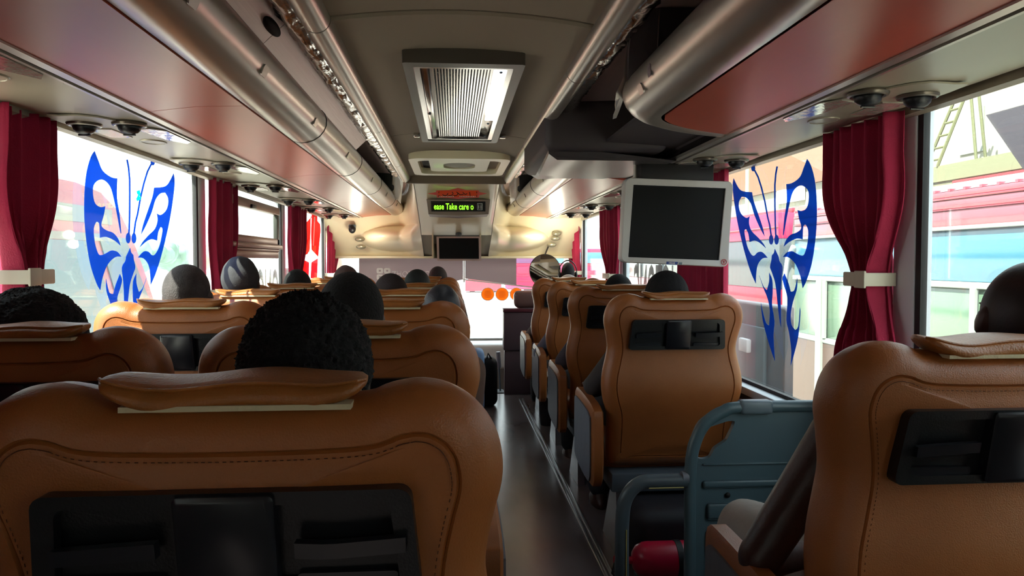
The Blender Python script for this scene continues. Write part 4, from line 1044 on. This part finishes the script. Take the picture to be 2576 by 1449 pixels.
person(-.94, 6.38, 'person with a brown head at the front left seat beside the blind', hair='close', hm=mat('brown_head', '#5a4038', .8, bump=.4, scale=150), shirt='#3a3436', dz=-.01)
person(-.135, 6.38, 'person with a dark brown round head right of the blind lettering', hair='short', hm=mat('dark_brown_hair', '#33282a', .8, bump=.5, scale=160), shirt='#3a3436', dz=-.025)
person(.965, 3.10, 'person with black braids in the seat beneath the big monitor', 'wide', 'braids', shirt='#3b3432', dz=-.032, hs=1.02)
person(.97, 4.10, 'person with flat black hair in the seat second from the camera beyond the door well', 'wide', 'short', shirt='#4f4a55', dz=-.055)
person(.94, 5.02, 'person in grey-blue sleeves, elbow past the fourth right seat', 'wide', 'close', shirt='#6b6f86', dz=-.12)
person(.97, 6.0, 'person in a white cap at the foremost right seat', 'wide', 'beanie', whitep, '#6b6468', dz=-.10)
pr = person(1.115, 6.95, 'driver with black headphones seen by the right front pillar', 'lap', 'short', shirt='#26282c', dz=.015, sc=1.0, hs=.94); pr.scale = (.82, 1, 1)
mb = MB().tube([tuple(HC+Vector((.108*math.cos(R(t)), -.005, .02+.118*math.sin(R(t))))) for t in range(-10, 191, 10)], .006, 8); hb = mb.build('headphones', blackpl, pr, world=False)
for s in (-1, 1): MB().ell(HC+Vector((s*.10, -.002, -.005)), (.018, .034, .038)).build('ear_cup', blackpl, hb, world=False)
np_ = person(.872, 1.24, 'person with shaved dark head and bare upper arm at the right edge', 'near', 'close', mat('shaved_scalp', '#1c1214', .5, bump=.1, scale=200), '#2c2e3c', '#a39a92', skin=mat('skin_near', '#3c2420', .42, bump=.15, scale=160), dz=.02, sc=1.02, hs=1.04, lean=12, rot=-10); np_.scale.x = .95

# driver seat + steering wheel + gear lever + cabinet with cushion
ds = thing('driver_seat', 'grey driver seat under the person with headphones', 'seat', (1.05, 7.0, -.0))
MB().box(.93, 1.27, 6.79, 6.91, .40, .98, .04, 4).build('backrest', greyfab, ds, 50); MB().box(.93, 1.29, 6.91, 7.45, .32, .46, .04, 4).build('cushion', greyfab, ds, 50); MB().box(1.0, 1.2, 6.95, 7.3, .0, .33, .02).build('pedestal', greymet, ds)
st = thing('steering_wheel', 'dark steering wheel low by the bright windscreen', 'steering wheel', (1.0, 8.15, .6))
MB().tube([(1.0+.21*math.cos(R(t)), 8.12+.12*math.sin(R(t)), .62+.16*math.sin(R(t))) for t in range(0, 360, 12)], .013, 8, closed=True).build('rim', blackpl, st); MB().tube([(1.0, 8.12, .62), (1.0, 8.35, .3)], .025, 10).build('column', blackpl, st)
for t in (90, 210, 330): MB().tube([(1.0, 8.12, .62), (1.0+.21*math.cos(R(t)), 8.12+.12*math.sin(R(t)), .62+.16*math.sin(R(t)))], .01, 6).build('spoke', blackpl, st)
gp = AY(1257, 940, 7.5)
gl_ = thing('gear_lever', 'dark upright lever beside the mauve cabinet', 'lever', (gp.x, 7.5, -.4))
MB().tube([AY(1259, 990, 7.5), AY(1255, 920, 7.5)], .010, 8).build('shaft', greymet, gl_); MB().tube([AY(1256, 925, 7.5), AY(1253, 885, 7.5)], .022, 12).build('grip', greyfab, gl_)
MB().box(gp.x-.05, gp.x+.05, 7.4, 7.6, -.45, -.05, .02).build('boot', rubber, gl_)
cb = thing('cabinet', 'mauve grey cabinet standing at the front of the aisle', 'cabinet', (.66, 7.2, 0))
MB().box(.483, 1.0, 6.98, 7.045, .0, .42, .006).build('lower_front', consm, cb); MB().box(.475, 1.0, 6.96, 7.13, .425, .785, .008).build('upper_box', consm, cb); MB().box(.47, 1.0, 6.95, 7.135, .787, .82, .006).build('top_rim', mat('maroon_rim', '#5a2a35', .4), cb)
cu = one(MB().box(.575, .95, 6.97, 7.12, .822, .99, .055, 6).build('cushion_roll', cushm, None, 60), 'shiny brown vinyl cushion lying on the mauve cabinet', 'cushion')
# black backpack and pale blue jacket in the aisle
bg = thing('backpack', 'black backpack standing in the aisle by the front left seat', 'backpack', (.29, 6.4, 0))
mb = MB().box(.235, .385, 6.38, 6.62, .0, .43, .065, 6); mb.build('bag_body', mat('black_nylon', '#15161a', .7, bump=.5, scale=30), bg, 60); MB().tube([(.29, 6.42, .42), (.30, 6.40, .47), (.33, 6.42, .42)], .009, 6).build('handle', rubber, bg)
jk = one(MB().box(.165, .262, 6.2, 6.45, .0, .52, .045, 5).build('folded_jacket', mat('pale_blue_cloth', '#8fb0dd', .8, bump=.5, scale=16)), 'pale blue cloth bundle propped against the black backpack', 'cloth bundle')

# ------------------------------------------------------------------ door-well barrier, rail, extinguisher
PY = 2.35
bp_ = thing('barrier_panel', 'grey blue moulded plastic barrier with a hand hole at the door well', 'barrier', (1.0, PY, 0))
outer = [(.762, .10), (.760, .50), (.768, .66), (.80, .74), (.86, .785), (.93, .805), (1.285, .805), (1.285, .10)]
outer = [(a, b) for a, b in outer]
hole = [(.795, .625), (.80, .68), (.835, .725), (.90, .745), (.925, .745), (.915, .72), (.895, .68), (.855, .655), (.84, .625), (.815, .62)]
def pan(a, b, d): return (a, PY-d, b)
# plate with hole: two strips
from mathutils.geometry import tessellate_polygon
Po = [Vector((a, b, 0)) for a, b in rpoly(outer, .02, 3)]; Ph = [Vector((a, b, 0)) for a, b in rpoly(hole, .008, 2)]
tess = tessellate_polygon([Po, Ph]); allp = Po+Ph; n = len(allp); no = len(Po); nh = len(Ph)
mb = MB(); V = [pan(p.x, p.y, 0) for p in allp]+[pan(p.x, p.y, -.02) for p in allp]
F = [tuple(t) for t in tess]+[tuple(i+n for i in t) for t in tess]+[(i, (i+1) % no, (i+1) % no+n, i+n) for i in range(no)]+[(no+i, no+(i+1) % nh, no+(i+1) % nh+n, no+i+n) for i in range(nh)]
mb.add(V, F).build('plate', panelblue, bp_, 30)
MB().tube([pan(a, b, .0) for a, b in [(p.x, p.y) for p in catmull([Vector((a, b, 0)) for a, b in [(.775, .10), (.775, .35), (.774, .56), (.785, .66), (.82, .735), (.88, .775), (.95, .79), (1.28, .79)]], 5)]], .020, 12).build('edge_tube', panelblue, bp_, 60)
MB().box(.935, 1.045, PY-.024, PY+.024, .768, .814, .012, 3).build('sleeve', mat('sleeve_grey', '#66737c', .4), bp_)
for z0, z1 in ((.18, .27), (.30, .39), (.42, .475)): MB().box(.83, 1.27, PY-.012, PY+.001, z0, z1, .010, 3).build('rib_panel', panelblue, bp_)
MB().box(.815, 1.275, PY-.010, PY+.001, .525, .55, .008, 3).build('rib', panelblue, bp_); MB().box(.815, 1.275, PY-.007, PY+.001, .60, .606, .002).build('rib', panelblue, bp_)
MB().ell((.90, PY-.004, .50), (.009, .006, .009), 12, 8).build('bolt', rubber, bp_)
MB().tube([(.745, PY, .56), (.765, PY, .56)], .022, 14).build('clamp', greyfab, bp_)
hr = thing('hoop_rail', 'low dark grey hoop rail left of the plastic barrier', 'handrail', (.55, PY, 0))
pts = catmull([Vector(p) for p in [(.548, PY, 0), (.548, PY, .25), (.548, PY, .42), (.562, PY, .50), (.605, PY, .545), (.66, PY, .55), (.76, PY, .55)]], 6)
MB().tube(pts, .023, 14).build('tube', mat('rail_grey', '#4a555c', .35), hr, 60)
MB().tube([(.557, PY-.0225, .05), (.557, PY-.0225, .40)], .0022, 6).build('yellow_glint', mat('glint_yellow', '#a89a5a', .5), hr); MB().tube([(.63, PY-.0235, .535), (.745, PY-.0235, .535)], .0022, 6).build('yellow_glint', bpy.data.materials['glint_yellow'], hr)  # yellow stripe reflections on the rail, laid on as thin coloured tubes
fe = thing('fire_extinguisher', 'red fire extinguisher lying on the floor behind the hoop rail', 'fire extinguisher', (.82, 2.75, .1))
prof = [(.655, .0), (.655, .012), (.68, .014), (.685, .035), (.70, .055), (.725, .066), (.74, .068), (1.05, .068), (1.07, .06), (1.08, 0)]
mb = MB(); rows = [[(x, 2.75+r_*math.cos(R(t)), .125+r_*math.sin(R(t))) for t in range(0, 361, 15)] for x, r_ in prof]; mb.grid(rows).build('cylinder', extm, fe, 40)
MB().tube([(.845, 2.75, .125), (.868, 2.75, .125)], .0705, 28).build('strap', rubber, fe); MB().tube([(.64, 2.75, .125), (.61, 2.75, .13)], .014, 10).build('valve', redp, fe)
MB().tube([(.62, 2.74, .135), (.60, 2.72, .09), (.63, 2.70, .06), (.72, 2.68, .058)], .008, 8).build('hose', rubber, fe); MB().box(.70, 1.02, 2.69, 2.81, 0, .06, .005).build('cradle', rubber, fe)
lb = one(MB().box(.72, 1.16, 2.85, 3.2, .0, .27, .06, 5).build('duffel_bag', mat('dark_bag', '#17131a', .7, bump=.6, scale=14)), 'dark bag stowed under the seat beneath the monitor', 'bag')

# ------------------------------------------------------------------ outside world
GZ = -1.35
gr = MB().box(-90, 90, -40, 140, GZ-.2, GZ).build('ground', concrete, None, 0); gr['kind'] = 'structure'
def bus_side(root, X, y0, y1, z0, z1, s, bands, dx=2.4):
    """bands: list of (za, zb, material, name, outset)"""
    for za, zb, m, nm, o_ in bands:
        MB().box(*sorted((X-s*o_, X+s*dx)), y0, y1, za, zb, .01).build(nm, m, root)
b1 = thing('red_coach', 'red and pink coach with blue tinted windows parked right alongside', 'bus', (5.4, 4, GZ))
bus_side(b1, 4.2, -4, 8.85, GZ, 2.2, 1, [(GZ+.3, .36, buslow, 'lower_body', .0), (.34, .40, buswhite, 'waist_trim', .01), (.40, 1.045, greenglass, 'lower_windows', -.02), (1.045, 1.10, buswhite, 'window_rail', .015), (1.10, 1.53, tealglass, 'upper_windows', -.01), (1.53, 1.565, buswhite, 'gutter', .03), (1.565, 1.70, buspink, 'roof_band', .0), (1.70, 1.712, busred, 'stripe', .012), (1.712, 1.79, buspink, 'roof_band', .0), (1.79, 1.812, busred, 'stripe', .012), (1.812, 1.865, buspink, 'roof_band', .0)])
MB().prism([(4.2, -4, 1.865), (4.5, -4, 1.97), (6.4, -4, 1.97), (6.6, -4, 1.865)], (0, 12.85, 0)).build('roof', buspink, b1)
for k in range(58): y = -2+k*.19; MB().box(4.20, 4.5, y, y+.03, 1.86, 1.885).build('roof_rib', buspink, b1, 0)
for y in (8.05, 6.55, 5.65, 4.35, 3.1, 1.9): MB().box(4.175, 4.2, y-.03, y+.03, .40, 1.05).build('mullion', buswhite, b1)
MB().box(4.17, 4.22, 8.1, 8.22, -.5, 1.08).build('door_post', buswhite, b1)
rows = [[(x, 8.85+.25*math.sin((z-GZ)/3.2*math.pi)*.8, z) for x in (4.2, 6.6)] for z in [GZ+.3+.3*k for k in range(11)]]
MB().grid(rows).build('nose', buswhite, b1)
MB().tube([(4.17, 8.8, 1.45), (4.17, 8.95, 1.30), (4.17, 9.02, 1.05), (4.17, 9.0, .3)], .03, 8).build('front_edge', whitep, b1)
for y in (1.5, 7.0): MB().tube([(4.15, y, GZ+.5), (4.45, y, GZ+.5)], .5, 20).build('wheel', rubber, b1)
b2 = thing('dark_windowed_coach', 'crimson coach with grey windows seen through the right butterfly', 'bus', (6, 15, GZ))
bus_side(b2, 4.7, 10.4, 23, GZ, 2.2, 1, [(GZ+.3, .50, busred, 'lower_body', 0), (.50, .86, busred, 'waist_band', .01), (.86, 1.60, greyglass, 'window_band', -.02), (1.60, 1.98, busmag, 'roof_band', 0), (1.76, 1.78, buspink, 'stripe', .02), (1.98, 2.05, busred, 'roof', -.2)])
for y in (12.5, 14.5, 16.5, 18.5, 20.5): MB().box(4.66, 4.70, y-.04, y+.04, .86, 1.6).build('mullion', rubber, b2)
b3 = thing('magenta_coach', 'magenta coach parked side-on ahead beyond the windscreen', 'bus', (9, 61, GZ))
MB().box(4.3, 16, 60, 62.5, -1.05, 2.3, .15, 3).build('body', busmag, b3, 40); MB().box(5.1, 7.6, 59.93, 60.05, 1.1, 2.0, .05, 2).build('window', tealglass, b3, 40); MB().box(7.9, 15.5, 59.93, 60.05, 1.1, 2.0, .05, 2).build('window', tealglass, b3, 40)
for z in (-.35, .1, .95): MB().box(4.4, 15.9, 59.95, 60.02, z, z+.06).build('panel_line', buspink, b3)
for x in (5.2, 6.6): MB().box(x, x+1.1, 59.93, 60.02, .25, .8, .04).build('hatch', buspink, b3)
for x in (6.2, 13): MB().tube([(x, 60.05, GZ+.5), (x, 60.4, GZ+.5)], .5, 18).build('wheel', rubber, b3)
b4 = thing('red_van', 'low red van ahead left of the magenta coach under the blind hem', 'van', (2.4, 62, GZ))
MB().prism([(a, 62, b) for a, b in ((1.0, GZ+.12), (1.0, -.35), (1.5, -.1), (2.2, .35), (4.0, .4), (4.05, GZ+.12))], (0, 1.8, 0)).build('body', busred, b4, 40); MB().box(2.2, 3.8, 61.95, 62.02, -.1, .25).build('window', greyglass, b4, 0)
for x in (1.6, 3.5): MB().tube([(x, 62.05, GZ+.35), (x, 62.3, GZ+.35)], .35, 16).build('wheel', rubber, b4)
# left neighbour: pink red coach front
b5pink = mat('coach_rose', '#8e3048', .35, coat=.3, var=.1, scale=10); b5teal = mat('coach_teal_glass', '#2f5f6a', .15, var=.08, scale=6); b5white = mat('coach_pale_band', '#6f7c74', .4)
b5 = thing('pale_red_coach', 'red coach with teal windscreen behind the left butterfly', 'bus', (-6.2, 7, GZ))
pf = [(3, GZ+.35), (3, 2.32), (10.3, 2.32), (11.0, 2.25), (11.6, 2.0), (12.0, 1.65), (12.5, 1.05), (13.0, .35), (13.2, -.2), (13.2, GZ+.35)]
MB().prism([(-5.0, a, b) for a, b in pf], (-2.4, 0, 0)).build('body', b5pink, b5, 30)
MB().prism([(-4.985, a, b) for a, b in [(3.2, .5), (3.2, 1.5), (10.6, 1.55), (11.4, .5), (11.55, .1), (3.2, .1)]], (-.05, 0, 0)).build('side_windows', b5teal, b5, 0)
MB().prism([(-4.985, a, b) for a, b in [(10.9, 1.62), (11.75, 1.62), (12.75, .45), (12.95, 0), (11.75, 0), (11.55, .5)]], (-.05, 0, 0)).build('windscreen_wrap', b5teal, b5, 0)
MB().prism([(-4.98, a, b) for a, b in [(3, 1.60), (10.9, 1.66), (11.6, 1.62), (11.6, 1.56), (3, 1.52)]], (-.06, 0, 0)).build('white_band', b5white, b5, 0)
MB().prism([(-4.98, a, b) for a, b in [(3, 1.75), (10.7, 1.80), (11.3, 1.80), (11.3, 2.02), (3, 2.02)]], (-.06, 0, 0)).build('pale_panel', b5white, b5, 0)
for y in (5.0, 11.2): MB().tube([(-4.95, y, GZ+.5), (-5.3, y, GZ+.5)], .5, 20).build('wheel', rubber, b5)
# low red car body and hedge far left
mb = MB()
for k in range(70):
    y = 40+k*2.2+random.uniform(-1, 1); mb.ell((-62+random.uniform(-3, 3), y, 2.0+random.uniform(-.6, 1.2)), (2.6, 2.6, random.uniform(1.6, 3.2)), 10, 7)
hd = mb.build('hedge', greenhedge, None, 60, kind='stuff'); one(hd, 'distant pale green line of bushes beyond the left windows', 'hedge')
fw = one(MB().box(-58, -57.7, -10, 140, GZ, .4).build('boundary_wall', plaster), 'low cream boundary wall on the far left horizon', 'wall')
cr = thing('parked_car', 'low red car between the left buses seen above the cropped head', 'car', (-9, 19, GZ))
rows_ = catmull([Vector(p).to_3d() for p in [(17, GZ+.4), (17, GZ+1.0), (18, GZ+1.15), (18.7, GZ+1.6), (20.2, GZ+1.62), (21, GZ+1.1), (21.4, GZ+.95), (21.4, GZ+.4)]], 4)
MB().prism([(-8.2, p.x, p.y) for p in rows_], (-1.7, 0, 0)).build('body', buspink, cr); MB().prism([(-8.18, a, b) for a, b in [(18.3, GZ+1.15), (18.9, GZ+1.5), (20.1, GZ+1.5), (20.7, GZ+1.15)]], (-.02, 0, 0)).build('windows', greyglass, cr)
# building on the right
bd = thing('cream_building', 'sunlit cream building with a roof terrace beyond the right windows', 'building', (18, 28, GZ))
MB().box(14, 24, 8, 26.5, GZ, 3.55).build('lower_storey', plaster, bd, 0); MB().box(15.5, 24, 8, 24.5, 3.55, 6.6).build('upper_storey', plaster, bd, 0)
MB().box(13.9, 14.2, 8, 26.5, 3.55, 4.0).build('parapet', mat('olive_parapet', '#6a6b54', .9), bd, 0); MB().box(13.95, 14.0, 19, 24.5, 3.15, 3.5).build('ledge', mat('olive_parapet2', '#686654', .9), bd, 0)
for y in (12.5, 16.2, 20.6): MB().box(15.45, 15.52, y, y+1.0, 4.5, 5.8).build('window', mat('pale_shutter_%d' % int(y), '#7c807a', .7), bd, 0)
for y in (16.5, 20, 23.5): MB().box(13.95, 14.05, y, y+1.1, 1.9, 2.9).build('window', greyglass, bd, 0)
sgn = thing('shop_sign', 'white shop sign with red frame and blue letters on the cream building', 'sign', (13.9, 18.2, 3.1))
MB().box(13.82, 13.9, 16.2, 19.6, 2.95, 3.5, .02).build('red_frame', redp, sgn); MB().box(13.78, 13.82, 16.3, 19.5, 3.0, 3.42).build('board', whitep, sgn)
textmesh('SERVICE', .42, lambda a, b, d: (13.77, 17.9-a, 3.2+b), bluepl, sgn, 'letters', bold=.01) if False else None
mb = MB()
for k in range(7): y = 19.0-k*.36; mb.box(13.76, 13.78, y-.11, y+.11, 3.06+.03*(k % 2), 3.24+.05*(k % 3))
mb.build('blurred_letters', bluepl, sgn, 0, kind='stuff')
def ladder(name_lab, p0, p1, wv, m, n=8):
    l = thing('ladder', name_lab, 'ladder', p0); p0 = Vector(p0); p1 = Vector(p1); wv = Vector(wv)
    for s in (0, 1): MB().tube([p0+wv*s, p1+wv*s*.7], .045, 6).build('rail', m, l)
    for k in range(n): t = (k+.6)/n; a = p0.lerp(p1, t); MB().tube([a, a+wv*(1-.3*t)], .035, 6).build('rung', m, l)
    return l
lm = mat('ladder_olive', '#5a5d40', .8)
ld = ladder('tall olive A-frame ladder on the terrace parapet', (13.9, 20.9, 4.0), (14.2, 19.75, 6.35), (0, -.55, 0), lm, 7)
for yy, y2 in ((19.6, 19.3),): MB().tube([(14.3, yy-.3, 4.0), (14.2, 19.5, 6.3)], .04, 6).build('prop', lm, ld); MB().tube([(14.5, 19.2, 4.0), (14.2, 19.2, 6.2)], .04, 6).build('prop', lm, ld)
ladder('pale narrow ladder leaning left of the A-frame ladder', (13.6, 22.1, 3.1), (13.9, 23.3, 5.6), (0, -.45, 0), mat('ladder_pale', '#7a7c6c', .8), 8)
bd2 = thing('gabled_house', 'pale house with brownish gable and white board seen through the right butterfly', 'building', (16, 34, GZ))
MB().box(14.5, 22, 27, 42, GZ, 4.4).build('wall', plaster, bd2, 0); MB().prism([(14.3, 26.8, 4.4), (14.3, 42, 4.4), (14.3, 34, 7.0)], (8, 0, 0)).build('gable_roof', mat('tan_roof', '#6a4f3c', .9), bd2, 0)
for y in (28.5, 31.5, 34.5): MB().box(14.4, 14.52, y, y+1.5, 1.6, 3.3).build('window', greyglass, bd2, 0)
MB().box(14.35, 14.45, 29.5, 32.0, 3.8, 5.4).build('white_board', whitep, bd2, 0)
one(MB().tube([(10, 24.6, GZ), (10, 24.6, 7.5)], .06, 10).build('lamp_post', mat('post_green', '#8fa28c', .6)), 'thin greenish post crossing the right butterfly', 'post')
aw = one(MB().prism([(2.2, 2.92, 1.875), (2.2, 1.2, 1.875), (2.2, 1.2, .9), (2.2, 2.10, .9)], (.03, 0, 0)).build('awning_flap', mat('awning_grey', '#3a363e', .7), None, 0), 'grey raised flap outside at the top right corner', 'flap')
bx_ = thing('meter_box', 'grey metal switch box with white latch outside beside the seat under the monitor', 'box', (2.2, 4.1, .5))
MB().box(2.2, 2.27, 4.75, 5.95, GZ, .97, .02).build('case', mat('box_grey', '#46464e', .5), bx_); MB().box(2.17, 2.2, 5.02, 5.6, .25, .80, .01).build('door', mat('box_door', '#5c6870', .5), bx_); MB().box(2.13, 2.17, 5.22, 5.38, .60, .70, .012).build('latch', whitep, bx_)
